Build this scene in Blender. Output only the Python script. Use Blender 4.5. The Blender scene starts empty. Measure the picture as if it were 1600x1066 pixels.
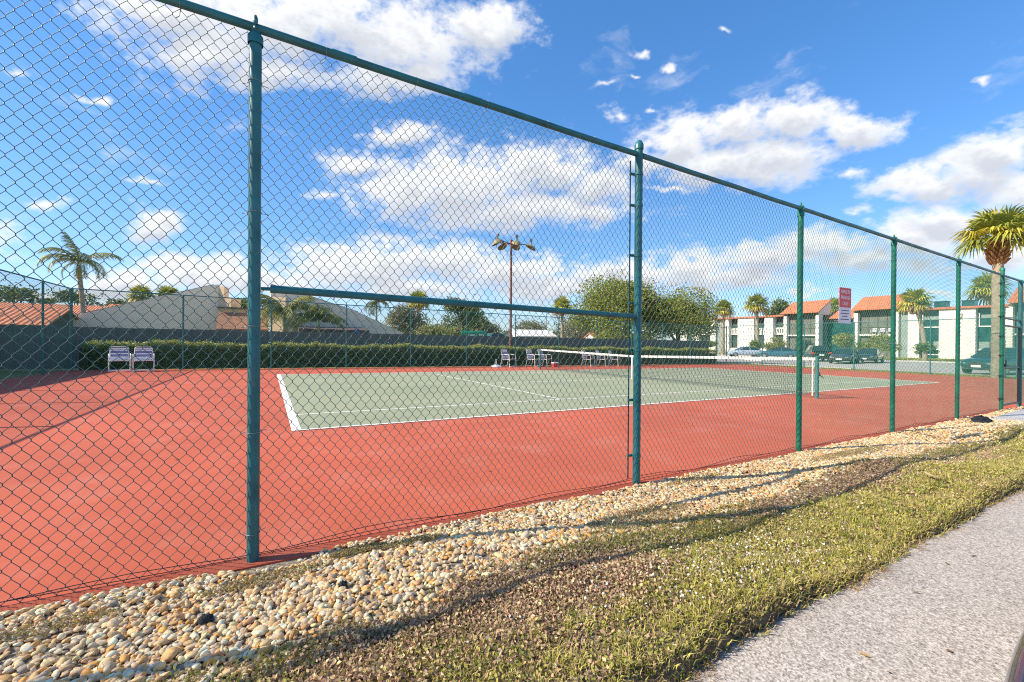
import bpy, math, random
import numpy as np
from math import radians as rad, sin, cos, pi

random.seed(11)
RNG = np.random.default_rng(7)
S = bpy.context.scene
COL = S.collection

# ------------------------------------------------------------------ camera
cam_data = bpy.data.cameras.new("camera")
cam = bpy.data.objects.new("camera", cam_data)
COL.objects.link(cam)
yaw, pitch, roll = 0.5201, -0.0037, 0.0072
fw = np.array([sin(yaw) * cos(pitch), cos(yaw) * cos(pitch), sin(pitch)])
rt = np.array([cos(yaw), -sin(yaw), 0.0])
up = np.cross(rt, fw)
rt2 = cos(roll) * rt + sin(roll) * up
up2 = -sin(roll) * rt + cos(roll) * up
from mathutils import Matrix, Vector
M4 = Matrix(((rt2[0], up2[0], -fw[0], -0.345), (rt2[1], up2[1], -fw[1], -6.508),
             (rt2[2], up2[2], -fw[2], 1.267), (0, 0, 0, 1)))
cam.matrix_world = M4
cam_data.sensor_width = 36.0
cam_data.lens = 666.0 / 1600.0 * 36.0
cam_data.clip_start = 0.05
cam_data.clip_end = 3000
S.camera = cam

# ------------------------------------------------------------------ exposure
S.view_settings.view_transform = 'Standard'
S.view_settings.look = 'None'
S.view_settings.exposure = 0.82
S.view_settings.gamma = 1.0
S.cycles.use_denoising = False
S.cycles.pixel_filter_type = 'BLACKMAN_HARRIS'
S.cycles.filter_width = 1.1
S.cycles.sample_clamp_indirect = 6.0

# ------------------------------------------------------------------ sun and sky
SUN = Vector((-3.6, 1.0, 2.96)).normalized()      # towards the sun
sun_data = bpy.data.lights.new("sun", 'SUN')
sun_data.energy = 5.0
sun_data.angle = rad(0.5)
sun_data.color = (1.0, 0.875, 0.70)
sun = bpy.data.objects.new("sun", sun_data)
COL.objects.link(sun)
sun.rotation_euler = SUN.to_track_quat('Z', 'Y').to_euler()

CLOUDS = [(3.9, 33.9, 13.6, 3.7, 15), (-9.9, 30.3, 5.3, 2.0, 23), (-5.5, 28.9, 6.4, 2.4, 19), (14.4, 34.1, 9.9, 3.4, 9),
 (26.1, 36.3, 5.2, 2.1, 3), (12.9, 30.4, 7.5, 1.8, 9), (0.0, 28.5, 5.3, 2.0, 16), (17.7, 31.9, 4.2, 1.5, 7),
 (14.9, 24.7, 3.7, 1.5, 7), (9.9, 21.1, 4.3, 1.3, 8), (22.8, 20.0, 11.8, 4.1, 3), (16.2, 18.1, 6.9, 3.0, 5),
 (34.3, 21.5, 6.3, 2.6, -1), (40.7, 19.6, 4.3, 2.2, -3), (29.7, 16.7, 12.2, 2.2, 0), (39.9, 16.6, 4.8, 1.4, -3),
 (5.5, 17.3, 4.1, 1.0, 8), (9.9, 8.7, 9.7, 2.8, 4), (19.5, 10.4, 10.5, 2.5, 2), (28.9, 9.0, 9.3, 2.3, 1),
 (2.0, 6.3, 4.7, 2.1, 4), (34.9, 6.9, 7.6, 1.7, 0), (16.2, 6.6, 9.6, 1.5, 2), (-9.8, 11.5, 2.1, 1.7, 10),
 (-11.0, 10.6, 1.2, 0.9, 10), (-19.5, 21.8, 1.4, 0.7, 24), (-14.6, 21.8, 1.3, 0.5, 20), (-10.8, 15.2, 2.5, 0.5, 13),
 (-18.2, 11.7, 1.9, 0.5, 13), (-6.0, 6.6, 5.9, 2.2, 5), (-12.2, 5.2, 3.8, 1.6, 5), (-18.2, 4.0, 2.7, 1.1, 5),
 (-1.8, 6.4, 3.7, 1.8, 4), (50.9, 23.9, 5.2, 2.8, -9), (57.3, 24.2, 3.8, 2.0, -12), (62.7, 23.4, 4.3, 2.1, -14),
 (68.1, 21.3, 3.2, 1.4, -16), (60.6, 19.3, 4.6, 1.8, -11), (55.3, 20.9, 6.6, 2.2, -9), (61.6, 20.5, 4.8, 1.9, -12),
 (46.3, 22.1, 3.7, 1.6, -6), (42.7, 27.3, 2.0, 1.1, -6), (47.1, 27.4, 1.4, 0.5, -8), (55.9, 32.9, 1.3, 0.4, -15),
 (45.4, 31.1, 1.1, 0.4, -8), (49.5, 31.3, 1.2, 0.6, -10), (41.8, 30.7, 1.6, 0.4, -6), (46.2, 33.2, 1.5, 0.5, -9),
 (77.5, 22.8, 1.0, 0.5, -23), (78.4, 16.6, 2.8, 1.8, -17), (76.9, 15.4, 3.2, 2.1, -15), (73.5, 14.9, 3.3, 1.6, -13),
 (68.4, 17.3, 2.2, 0.9, -13), (71.7, 14.1, 2.4, 1.1, -12), (79.6, 12.9, 2.2, 2.1, -14), (68.7, 13.7, 2.1, 0.6, -10),
 (75.3, 11.3, 3.4, 1.4, -11), (73.1, 9.9, 4.1, 2.1, -9), (66.6, 10.2, 4.9, 2.0, -7), (59.4, 10.9, 3.8, 1.2, -6),
 (60.7, 9.4, 6.9, 1.6, -5), (69.3, 8.2, 5.6, 1.4, -6), (78.5, 7.7, 2.6, 1.7, -8), (52.5, 8.5, 5.1, 2.5, -3),
 (47.2, 8.3, 6.2, 2.1, -2), (57.5, 7.8, 5.4, 1.6, -4), (41.6, 8.5, 4.9, 1.6, -1), (64.1, 5.6, 2.3, 0.7, -3),
 (75.4, 4.8, 1.9, 0.5, -4), (50.2, 18.8, 4.3, 0.9, -6),
 # beyond the frame
 (-45, 22, 14, 5, 0), (-70, 12, 16, 4, 0), (110, 18, 16, 5, 0), (140, 25, 14, 5, 0), (180, 20, 20, 6, 0), (-120, 18, 18, 5, 0),
 (-30, 8, 9, 2.5, 0), (95, 8, 9, 2.5, 0)]


def build_world():
    w = bpy.data.worlds.new("World")
    S.world = w
    w.use_nodes = True
    nt = w.node_tree
    nt.nodes.clear()
    N, L = nt.nodes.new, nt.links.new

    def math_(op, a, b=None, c=None):
        n = N('ShaderNodeMath'); n.operation = op
        for i, v in enumerate((a, b, c)):
            if v is None: continue
            if isinstance(v, (int, float)): n.inputs[i].default_value = v
            else: L(v, n.inputs[i])
        return n.outputs[0]

    def vmath(op, a, b):
        n = N('ShaderNodeVectorMath'); n.operation = op
        for i, v in enumerate((a, b)):
            if isinstance(v, (tuple, list)): n.inputs[i].default_value = v
            else: L(v, n.inputs[i])
        return n
    out = N('ShaderNodeOutputWorld'); bg = N('ShaderNodeBackground')
    L(bg.outputs[0], out.inputs[0])
    sky = N('ShaderNodeTexSky'); sky.sky_type = 'NISHITA'; sky.sun_disc = False
    sky.sun_elevation = math.asin(SUN.z)
    sky.sun_rotation = math.atan2(SUN.x, SUN.y)
    sky.altitude = 0; sky.air_density = 1.0; sky.dust_density = 0.3; sky.ozone_density = 3.0
    hs = N('ShaderNodeHueSaturation')
    hs.inputs['Saturation'].default_value = SKY_SAT; hs.inputs['Value'].default_value = SKY_VAL
    L(sky.outputs[0], hs.inputs['Color'])
    gm_ = N('ShaderNodeGamma'); gm_.inputs[1].default_value = 0.72
    L(vmath('MULTIPLY', hs.outputs[0], (0.2, 0.2, 0.2)).outputs[0], gm_.inputs[0])
    skyc = vmath('MULTIPLY', gm_.outputs[0], (3.35, 4.0, 5.1)).outputs[0]
    tc = N('ShaderNodeTexCoord'); D0 = tc.outputs['Generated']
    D = D0
    for sc, amp in ((7.0, 0.06), (22.0, 0.04), (60.0, 0.014)):
        n = N('ShaderNodeTexNoise'); n.inputs['Scale'].default_value = sc; n.inputs['Detail'].default_value = 2
        L(D0, n.inputs['Vector'])
        s_ = vmath('SUBTRACT', n.outputs['Color'], (0.5, 0.5, 0.5)).outputs[0]
        s_ = vmath('MULTIPLY', s_, (amp, amp, amp * 0.8)).outputs[0]
        D = vmath('ADD', D, s_).outputs[0]
    f1 = f2 = None
    for az, el, wa, ha, tilt in CLOUDS:
        az, el, t = rad(az), rad(el), rad(tilt)
        d = Vector((sin(az) * cos(el), cos(az) * cos(el), sin(el)))
        r = Vector((cos(az), -sin(az), 0)); u = r.cross(d)
        r, u = r * cos(t) + u * sin(t), u * cos(t) - r * sin(t)
        p = vmath('DOT_PRODUCT', D, tuple(r / sin(rad(wa * 1.25)))).outputs['Value']
        q = vmath('DOT_PRODUCT', D, tuple(u / sin(rad(ha * 1.25)))).outputs['Value']
        c = N('ShaderNodeCombineXYZ'); L(p, c.inputs[0]); L(q, c.inputs[1])
        ln = N('ShaderNodeVectorMath'); ln.operation = 'LENGTH'; L(c.outputs[0], ln.inputs[0])
        a = math_('SUBTRACT', 1.0 if ha > 1.2 else 0.62, ln.outputs['Value'])
        c2 = vmath('ADD', c.outputs[0], (0, 0.55, 0)).outputs[0]
        ln2 = N('ShaderNodeVectorMath'); ln2.operation = 'LENGTH'; L(c2, ln2.inputs[0])
        b = math_('SUBTRACT', 0.95 if ha > 1.2 else 0.4, ln2.outputs['Value'])
        f1 = a if f1 is None else math_('SMOOTH_MAX', f1, a, 0.25)
        f2 = b if f2 is None else math_('SMOOTH_MAX', f2, b, 0.25)
    nz = N('ShaderNodeTexNoise'); nz.inputs['Scale'].default_value = 17; nz.inputs['Detail'].default_value = 7
    nz.inputs['Roughness'].default_value = 0.6
    mp = N('ShaderNodeMapping'); mp.inputs['Scale'].default_value = (1, 1, 1.7); L(D0, mp.inputs[0]); L(mp.outputs[0], nz.inputs['Vector'])
    nz2 = N('ShaderNodeTexNoise'); nz2.inputs['Scale'].default_value = 48; nz2.inputs['Detail'].default_value = 6; nz2.inputs['Roughness'].default_value = 0.62
    L(mp.outputs[0], nz2.inputs['Vector'])
    fb = math_('ADD', math_('MULTIPLY', math_('SUBTRACT', nz.outputs['Fac'], 0.5), 1.7), math_('MULTIPLY', math_('SUBTRACT', nz2.outputs['Fac'], 0.5), 0.9))
    dens = math_('ADD', f1, fb)
    mr = N('ShaderNodeMapRange'); mr.interpolation_type = 'SMOOTHSTEP'
    mr.inputs[1].default_value = -0.12; mr.inputs[2].default_value = 0.70
    L(dens, mr.inputs[0])
    gr = N('ShaderNodeMapRange'); gr.interpolation_type = 'SMOOTHSTEP'
    gr.inputs[1].default_value = 0.02; gr.inputs[2].default_value = 0.9
    L(math_('ADD', f2, math_('MULTIPLY', fb, 0.9)), gr.inputs[0])
    mixc = N('ShaderNodeMix'); mixc.data_type = 'RGBA'
    mixc.inputs[6].default_value = (6.1, 6.1, 6.1, 1); mixc.inputs[7].default_value = (4.0, 4.2, 4.6, 1)
    L(gr.outputs[0], mixc.inputs[0])
    # thin high streaks
    wz = N('ShaderNodeTexNoise'); wz.inputs['Scale'].default_value = 6.5; wz.inputs['Detail'].default_value = 8; wz.inputs['Roughness'].default_value = 0.6
    wm_ = N('ShaderNodeMapping'); wm_.inputs['Scale'].default_value = (1, 1, 3.2); wm_.inputs['Location'].default_value = (3.1, 0.7, 1.9)
    L(D, wm_.inputs[0]); L(wm_.outputs[0], wz.inputs['Vector'])
    wr = N('ShaderNodeMapRange'); wr.interpolation_type = 'SMOOTHSTEP'; wr.inputs[1].default_value = 0.56; wr.inputs[2].default_value = 0.86; wr.inputs[4].default_value = 0.5
    L(wz.outputs['Fac'], wr.inputs[0])
    mw = N('ShaderNodeMix'); mw.data_type = 'RGBA'; mw.inputs[7].default_value = (6.0, 6.0, 6.0, 1)
    L(wr.outputs[0], mw.inputs[0]); L(skyc, mw.inputs[6]); skyw = mw.outputs[2]
    mix = N('ShaderNodeMix'); mix.data_type = 'RGBA'
    L(math_('MULTIPLY', mr.outputs[0], 0.97), mix.inputs[0]); L(skyw, mix.inputs[6]); L(mixc.outputs[2], mix.inputs[7])
    L(mix.outputs[2], bg.inputs[0])
    bg.inputs[1].default_value = 0.10
    w.cycles.sampling_method = 'MANUAL'
    w.cycles.sample_map_resolution = 512


SKY_SAT, SKY_VAL = 1.28, 1.3
build_world()

# ------------------------------------------------------------------ helpers
A_, B_ = -0.0165, -0.0058


def g(x, y):
    """height of the gently sloping site"""
    return A_ * np.clip(x, -60, 40) + B_ * np.clip(y, -60, 60)


def gf(x, y):
    return float(g(x, y))


class MB:
    """collects vertices and faces for one mesh"""

    def __init__(s):
        s.v, s.f, s.c, s.n = [], [], [], 0

    def add(s, v, f, c=None):
        v = np.asarray(v, float).reshape(-1, 3)
        s.v.append(v)
        if isinstance(f, np.ndarray):
            s.f.append(f + s.n)
        else:
            byn = {}
            for q in f: byn.setdefault(len(q), []).append(q)
            for q in byn.values(): s.f.append(np.array(q, int) + s.n)
        if c is not None:
            c = np.asarray(c, float)
            s.c.append(np.broadcast_to(c, (len(v), 3)) if c.ndim == 1 else c)
        s.n += len(v)
        return s

    def box(s, cx, cy, cz, sx, sy, sz, rz=0.0, c=None, taper=1.0):
        h = np.array([[-1, -1, -1], [1, -1, -1], [1, 1, -1], [-1, 1, -1], [-1, -1, 1], [1, -1, 1], [1, 1, 1], [-1, 1, 1]], float) / 2
        h[4:, :2] *= taper
        v = h * (sx, sy, sz)
        if rz:
            k, q = cos(rz), sin(rz)
            v = np.stack([v[:, 0] * k - v[:, 1] * q, v[:, 0] * q + v[:, 1] * k, v[:, 2]], 1)
        return s.add(v + (cx, cy, cz), [(0, 3, 2, 1), (4, 5, 6, 7), (0, 1, 5, 4), (1, 2, 6, 5), (2, 3, 7, 6), (3, 0, 4, 7)], c)

    def tube(s, pts, r, n=8, c=None, cap=True):
        P = np.asarray(pts, float)
        k = len(P)
        R = np.broadcast_to(np.asarray(r, float), (k,))
        T = np.gradient(P, axis=0)
        T /= np.linalg.norm(T, axis=1)[:, None] + 1e-12
        ref = np.array([0, 0, 1.0]) if abs(T[:, 2]).mean() < 0.8 else np.array([0, 1.0, 0])
        U = np.cross(T, ref); U /= np.linalg.norm(U, axis=1)[:, None] + 1e-12
        W = np.cross(T, U)
        a = np.arange(n) * 2 * pi / n
        V = P[:, None, :] + R[:, None, None] * (np.cos(a)[None, :, None] * U[:, None, :] + np.sin(a)[None, :, None] * W[:, None, :])
        f = []
        for i in range(k - 1):
            for j in range(n):
                j2 = (j + 1) % n
                f.append((i * n + j, i * n + j2, (i + 1) * n + j2, (i + 1) * n + j))
        s.add(V.reshape(-1, 3), np.array(f, int), c)
        if cap:
            b = s.n - k * n
            s.f.append(np.array([[b + j for j in range(n)]], int))
            s.f.append(np.array([[b + (k - 1) * n + n - 1 - j for j in range(n)]], int))
        return s

    def lathe(s, prof, n=16, cx=0, cy=0, cz=0, c=None):
        a = np.arange(n) * 2 * pi / n
        V = np.array([[(cx + r * cos(t), cy + r * sin(t), cz + z) for t in a] for r, z in prof])
        k = len(prof)
        f = [(i * n + j, i * n + (j + 1) % n, (i + 1) * n + (j + 1) % n, (i + 1) * n + j) for i in range(k - 1) for j in range(n)]
        return s.add(V.reshape(-1, 3), np.array(f, int), c)

    def prism(s, poly, axis, a, b, c=None):
        """poly of 2-d points extruded along axis ('x','y','z') from a to b"""
        n = len(poly)
        mk = {'y': lambda p, q: (p[0], q, p[1]), 'x': lambda p, q: (q, p[0], p[1]), 'z': lambda p, q: (p[0], p[1], q)}[axis]
        v = [mk(p, a) for p in poly] + [mk(p, b) for p in poly]
        f = [tuple(range(n)), tuple(range(2 * n - 1, n - 1, -1))]
        f += [(i, i + n, (i + 1) % n + n, (i + 1) % n) for i in range(n)]
        return s.add(v, f, c)

    def build(s, name, mat, parent=None, smooth=False, origin=None, fix=False):
        me = bpy.data.meshes.new(name)
        V = np.concatenate(s.v)
        if origin is not None: V = V - np.asarray(origin, float)
        me.vertices.add(len(V)); me.vertices.foreach_set('co', V.astype(np.float32).ravel())
        lt = np.concatenate([np.full(len(q), q.shape[1]) for q in s.f])
        li = np.concatenate([q.ravel() for q in s.f])
        me.loops.add(len(li)); me.loops.foreach_set('vertex_index', li.astype(np.int32))
        me.polygons.add(len(lt))
        st = np.concatenate([[0], np.cumsum(lt)[:-1]])
        me.polygons.foreach_set('loop_start', st.astype(np.int32))
        if s.c:
            ca = me.color_attributes.new('Col', 'FLOAT_COLOR', 'POINT')
            c = np.concatenate([np.concatenate(s.c), np.ones((len(V), 1))], 1)
            ca.data.foreach_set('color', c.astype(np.float32).ravel())
        me.update(calc_edges=True)
        me.validate()
        if fix:
            import bmesh
            bm = bmesh.new(); bm.from_mesh(me)
            bmesh.ops.recalc_face_normals(bm, faces=bm.faces); bm.to_mesh(me); bm.free()
        me.polygons.foreach_set('use_smooth', np.full(len(me.polygons), bool(smooth)))
        me.materials.append(mat)
        o = bpy.data.objects.new(name, me)
        COL.objects.link(o)
        if parent is not None: o.parent = parent
        return o


def tag(o, label=None, cat=None, group=None, kind=None):
    if label: o['label'] = label
    if cat: o['category'] = cat
    if group: o['group'] = group
    if kind: o['kind'] = kind
    return o


def thing(name, loc, label, cat, group=None, rz=0.0):
    o = bpy.data.objects.new(name, None)
    COL.objects.link(o)
    o.location = loc; o.rotation_euler = (0, 0, rz)
    o.empty_display_size = 0.2
    return tag(o, label, cat, group)


def dup(root, loc, rz=0.0, label=None, group=None, scale=None):
    r = root.copy(); COL.objects.link(r)
    r.location = loc; r.rotation_euler = (0, 0, rz)
    if scale is not None: r.scale = (scale,) * 3 if isinstance(scale, (int, float)) else scale
    if label: r['label'] = label
    if group: r['group'] = group
    for ch in list(root.children):
        c = ch.copy(); COL.objects.link(c); c.parent = r
        for gc in list(ch.children):
            d = gc.copy(); COL.objects.link(d); d.parent = c
    return r


def auto_smooth(o, ang=40):
    o.data.set_sharp_from_angle(angle=rad(ang))
    o.data.polygons.foreach_set('use_smooth', np.ones(len(o.data.polygons), bool))
    return o


def bevel(o, w=0.01, seg=2):
    m = o.modifiers.new('bevel', 'BEVEL'); m.width = w; m.segments = seg; m.limit_method = 'ANGLE'; m.angle_limit = rad(35)
    return o


# ------------------------------------------------------------------ materials
def new_mat(name):
    m = bpy.data.materials.new(name); m.use_nodes = True
    nt = m.node_tree
    b = nt.nodes['Principled BSDF']
    return m, nt, b


def ramp(nt, fac, stops):
    r = nt.nodes.new('ShaderNodeValToRGB')
    e = r.color_ramp.elements
    while len(e) < len(stops): e.new(0.5)
    for i, (p, c) in enumerate(stops):
        e[i].position = p; e[i].color = (*c, 1)
    nt.links.new(fac, r.inputs[0])
    return r.outputs[0]


def noise(nt, scale, detail=4, rough=0.55, coord='Object', vec_scale=None):
    tc = nt.nodes.new('ShaderNodeTexCoord')
    n = nt.nodes.new('ShaderNodeTexNoise')
    n.inputs['Scale'].default_value = scale; n.inputs['Detail'].default_value = detail; n.inputs['Roughness'].default_value = rough
    if vec_scale:
        mp = nt.nodes.new('ShaderNodeMapping'); mp.inputs['Scale'].default_value = vec_scale
        nt.links.new(tc.outputs[coord], mp.inputs[0]); nt.links.new(mp.outputs[0], n.inputs['Vector'])
    else:
        nt.links.new(tc.outputs[coord], n.inputs['Vector'])
    return n.outputs['Fac']


def mixrgb(nt, fac, a, b, mode='MIX'):
    m = nt.nodes.new('ShaderNodeMix'); m.data_type = 'RGBA'; m.blend_type = mode
    for i, v in ((0, fac), (6, a), (7, b)):
        if isinstance(v, (int, float)): m.inputs[i].default_value = v
        elif isinstance(v, tuple): m.inputs[i].default_value = (*v, 1)
        else: nt.links.new(v, m.inputs[i])
    return m.outputs[2]


def bump(nt, b, height, strength=0.3, dist=0.01):
    n = nt.nodes.new('ShaderNodeBump'); n.inputs['Strength'].default_value = strength; n.inputs['Distance'].default_value = dist
    nt.links.new(height, n.inputs['Height']); nt.links.new(n.outputs[0], b.inputs['Normal'])


def simple(name, col, rough=0.6, metal=0.0, var=0.15, vscale=8.0, spec=0.5, bmp=0.0, bscale=60):
    m, nt, b = new_mat(name)
    f = noise(nt, vscale, 5)
    lo = tuple(c * (1 - var) for c in col); hi = tuple(min(1, c * (1 + var)) for c in col)
    nt.links.new(ramp(nt, f, [(0.3, lo), (0.7, hi)]), b.inputs['Base Color'])
    b.inputs['Roughness'].default_value = rough; b.inputs['Metallic'].default_value = metal
    b.inputs['Specular IOR Level'].default_value = spec
    if bmp: bump(nt, b, noise(nt, bscale, 6), bmp, 0.02)
    return m


def vcol(name, rough=0.6, spec=0.3, transl=0.0, var=0.25, vscale=30):
    m, nt, b = new_mat(name)
    a = nt.nodes.new('ShaderNodeVertexColor'); a.layer_name = 'Col'
    f = noise(nt, vscale, 3)
    col = mixrgb(nt, 1.0, a.outputs[0], ramp(nt, f, [(0.3, (1 - var,) * 3), (0.7, (1 + var * 0.3,) * 3)]), 'MULTIPLY')
    nt.links.new(col, b.inputs['Base Color'])
    b.inputs['Roughness'].default_value = rough; b.inputs['Specular IOR Level'].default_value = spec
    if transl:
        t = nt.nodes.new('ShaderNodeBsdfTranslucent'); nt.links.new(col, t.inputs[0])
        mx = nt.nodes.new('ShaderNodeMixShader'); mx.inputs[0].default_value = transl
        nt.links.new(b.outputs[0], mx.inputs[1]); nt.links.new(t.outputs[0], mx.inputs[2])
        nt.links.new(mx.outputs[0], nt.nodes['Material Output'].inputs[0])
    return m


def stops_mat(name, scale, stops, rough=0.9, detail=6, bmp=0.0, bscale=40, spec=0.3, big=None):
    m, nt, b = new_mat(name)
    c = ramp(nt, noise(nt, scale, detail), stops)
    if big:
        c = mixrgb(nt, 1.0, c, ramp(nt, noise(nt, big, 4), [(0.35, (0.82, 0.82, 0.82)), (0.65, (1.05, 1.05, 1.05))]), 'MULTIPLY')
    nt.links.new(c, b.inputs['Base Color'])
    b.inputs['Roughness'].default_value = rough; b.inputs['Specular IOR Level'].default_value = spec
    if bmp: bump(nt, b, noise(nt, bscale, 6), bmp, 0.02)
    return m


M = {}
def paint_mat(name, col):
    m, nt, b = new_mat(name)
    c = ramp(nt, noise(nt, 5, 5), [(0.3, tuple(x * .72 for x in col)), (0.7, tuple(x * 1.25 for x in col))])
    c = mixrgb(nt, ramp(nt, noise(nt, 9, 7, 0.65), [(0.60, (0, 0, 0)), (0.72, (0.5, 0.5, 0.5))]), c, tuple(0.5 * x + 0.10 for x in col))
    c = mixrgb(nt, ramp(nt, noise(nt, 55, 3, 0.6), [(0.69, (0, 0, 0)), (0.73, (0.9, 0.9, 0.9))]), c, (0.16, 0.11, 0.075))
    nt.links.new(c, b.inputs['Base Color'])
    nt.links.new(ramp(nt, noise(nt, 14, 4), [(0.3, (0.3, 0.3, 0.3)), (0.7, (0.6, 0.6, 0.6))]), b.inputs['Roughness'])
    return m


M['paint_teal'] = paint_mat('teal fence paint', (0.014, 0.125, 0.14))
M['paint_green'] = paint_mat('green fence paint', (0.005, 0.135, 0.082))
M['wire'] = simple('vinyl coated wire', (0.03, 0.092, 0.10), 0.42, var=0.2, vscale=3)
M['wire_green'] = simple('green vinyl wire', (0.02, 0.17, 0.125), 0.4, var=0.2, vscale=3)
M['tie'] = simple('aluminium tie wire', (0.22, 0.26, 0.26), 0.5, metal=0.3)
M['black_metal'] = simple('black metal', (0.02, 0.03, 0.03), 0.4)
M['white'] = simple('white paint', (0.78, 0.77, 0.73), 0.6, var=0.06)
M['lines'] = simple('court line paint', (0.80, 0.79, 0.74), 0.7, var=0.08, vscale=14)
M['strap_white'] = simple('white vinyl strap', (0.78, 0.76, 0.78), 0.5, var=0.08)
M['strap_blue'] = simple('blue vinyl strap', (0.16, 0.20, 0.46), 0.5)
M['strap_pink'] = simple('faded pink strap', (0.62, 0.45, 0.47), 0.5)
M['net'] = simple('black netting', (0.015, 0.02, 0.02), 0.8)
M['rust'] = simple('rust brown steel', (0.17, 0.065, 0.045), 0.7, var=0.35, vscale=3)
M['lamp'] = simple('weathered lamp shade', (0.24, 0.21, 0.10), 0.55, var=0.25)
M['lens'] = simple('lamp lens', (0.55, 0.52, 0.38), 0.25)
M['grey_metal'] = simple('grey metal', (0.2, 0.2, 0.2), 0.5, metal=0.3)
M['leaf'] = vcol('leaves', 0.5, 0.35, 0.3)
M['blade'] = vcol('grass blades', 0.6, 0.25, 0.3)
M['pebble'] = vcol('river pebbles', 0.62, 0.35, var=0.28, vscale=45)
M['bark'] = stops_mat('bark', 9, [(0.3, (0.10, 0.075, 0.055)), (0.7, (0.24, 0.19, 0.145))], bmp=0.6, bscale=30)
M['palm_trunk'] = stops_mat('palm trunk', 7, [(0.3, (0.24, 0.19, 0.13)), (0.7, (0.44, 0.37, 0.27))], bmp=0.6, bscale=25)
M['boot'] = vcol('palm boots', 0.8, 0.2)
M['stucco'] = simple('white stucco', (0.80, 0.765, 0.70), 0.9, var=0.05, vscale=2, bmp=0.6, bscale=9)
M['stucco_grey'] = simple('grey green stucco', (0.26, 0.31, 0.29), 0.9, var=0.1, vscale=2)
M['beige'] = simple('beige stucco', (0.82, 0.70, 0.56), 0.9, var=0.04, vscale=1.5)
M['tan'] = simple('sunlit tan stucco', (0.66, 0.50, 0.33), 0.9, var=0.06, vscale=1.5)  # warmer copy of the beige: sunlight on the walls put into the colour
M['screen'] = simple('dark porch screen', (0.035, 0.06, 0.055), 0.6, var=0.3, vscale=1.3)
M['porch'] = simple('screened porch', (0.13, 0.14, 0.12), 0.6, var=0.25, vscale=1.3)
M['window'] = simple('teal dark glass', (0.015, 0.075, 0.08), 0.12, var=0.4, vscale=1.2)
M['brown'] = simple('brown wood siding', (0.11, 0.085, 0.065), 0.8, var=0.25)
M['dark_red'] = simple('dark brown roll roof', (0.10, 0.06, 0.06), 0.8)
M['concrete'] = simple('concrete', (0.50, 0.48, 0.45), 0.9, var=0.12, vscale=5, bmp=0.3)
M['fabric'] = simple('black landscape fabric', (0.02, 0.022, 0.025), 0.75)
M['tyre'] = simple('tyre rubber', (0.02, 0.02, 0.02), 0.8)
M['rim'] = simple('alloy rim', (0.45, 0.46, 0.47), 0.35, metal=0.8)
M['car_glass'] = simple('car glass', (0.02, 0.035, 0.04), 0.06, var=0.1)
M['headlight'] = simple('headlight lens', (0.22, 0.24, 0.26), 0.08, var=0.6, vscale=22)
M['taillight'] = simple('taillight lens', (0.5, 0.03, 0.02), 0.2)
M['chrome'] = simple('chrome', (0.7, 0.7, 0.7), 0.15, metal=1.0)
M['plate'] = simple('licence plate', (0.75, 0.77, 0.75), 0.5)
M['sign_red'] = simple('red sign face', (0.72, 0.015, 0.025), 0.5, var=0.06)
M['sign_white'] = simple('white sign face', (0.80, 0.68, 0.74), 0.5, var=0.05)
M['lettering'] = simple('white lettering', (0.85, 0.82, 0.82), 0.5, var=0.02)
M['lettering_dark'] = simple('grey lettering', (0.14, 0.10, 0.14), 0.5, var=0.02)
M['tank'] = simple('green enamel', (0.008, 0.22, 0.11), 0.35)
M['blue'] = simple('blue plastic', (0.02, 0.08, 0.35), 0.5)
M['red'] = simple('red plastic', (0.5, 0.05, 0.04), 0.5)
M['soil'] = stops_mat('soil', 26, [(0.3, (0.09, 0.065, 0.04)), (0.7, (0.24, 0.185, 0.11))], bmp=0.8, bscale=60)
M['gravel_bed'] = stops_mat('gravel bed', 55, [(0.3, (0.22, 0.17, 0.11)), (0.7, (0.50, 0.41, 0.28))], bmp=0.9, bscale=55)
M['turf'] = stops_mat('turf', 1.7, [(0.25, (0.16, 0.16, 0.05)), (0.5, (0.22, 0.22, 0.06)), (0.75, (0.32, 0.28, 0.10))], bmp=0.7, bscale=30)


def car_paint(name, col):
    m = simple(name, col, 0.28, var=0.05)
    m.node_tree.nodes['Principled BSDF'].inputs['Coat Weight'].default_value = 0.8
    m.node_tree.nodes['Principled BSDF'].inputs['Coat Roughness'].default_value = 0.05
    return m


def tile_mat():
    m, nt, b = new_mat('terracotta roof tiles')
    tc = nt.nodes.new('ShaderNodeTexCoord')
    w = nt.nodes.new('ShaderNodeTexWave'); w.wave_type = 'BANDS'; w.bands_direction = 'X'; w.inputs['Scale'].default_value = 1.05
    w.inputs['Distortion'].default_value = 0.3
    nt.links.new(tc.outputs['Object'], w.inputs['Vector'])
    f = noise(nt, 3.0, 5)
    c = ramp(nt, f, [(0.3, (0.46, 0.13, 0.055)), (0.55, (0.60, 0.20, 0.09)), (0.75, (0.68, 0.29, 0.15))])
    c = mixrgb(nt, 1.0, c, ramp(nt, w.outputs['Fac'], [(0.1, (0.72, 0.7, 0.7)), (0.6, (1, 1, 1))]), 'MULTIPLY')
    nt.links.new(c, b.inputs['Base Color']); b.inputs['Roughness'].default_value = 0.85
    bump(nt, b, w.outputs['Fac'], 0.8, 0.06)
    return m


M['tile'] = tile_mat()


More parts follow.
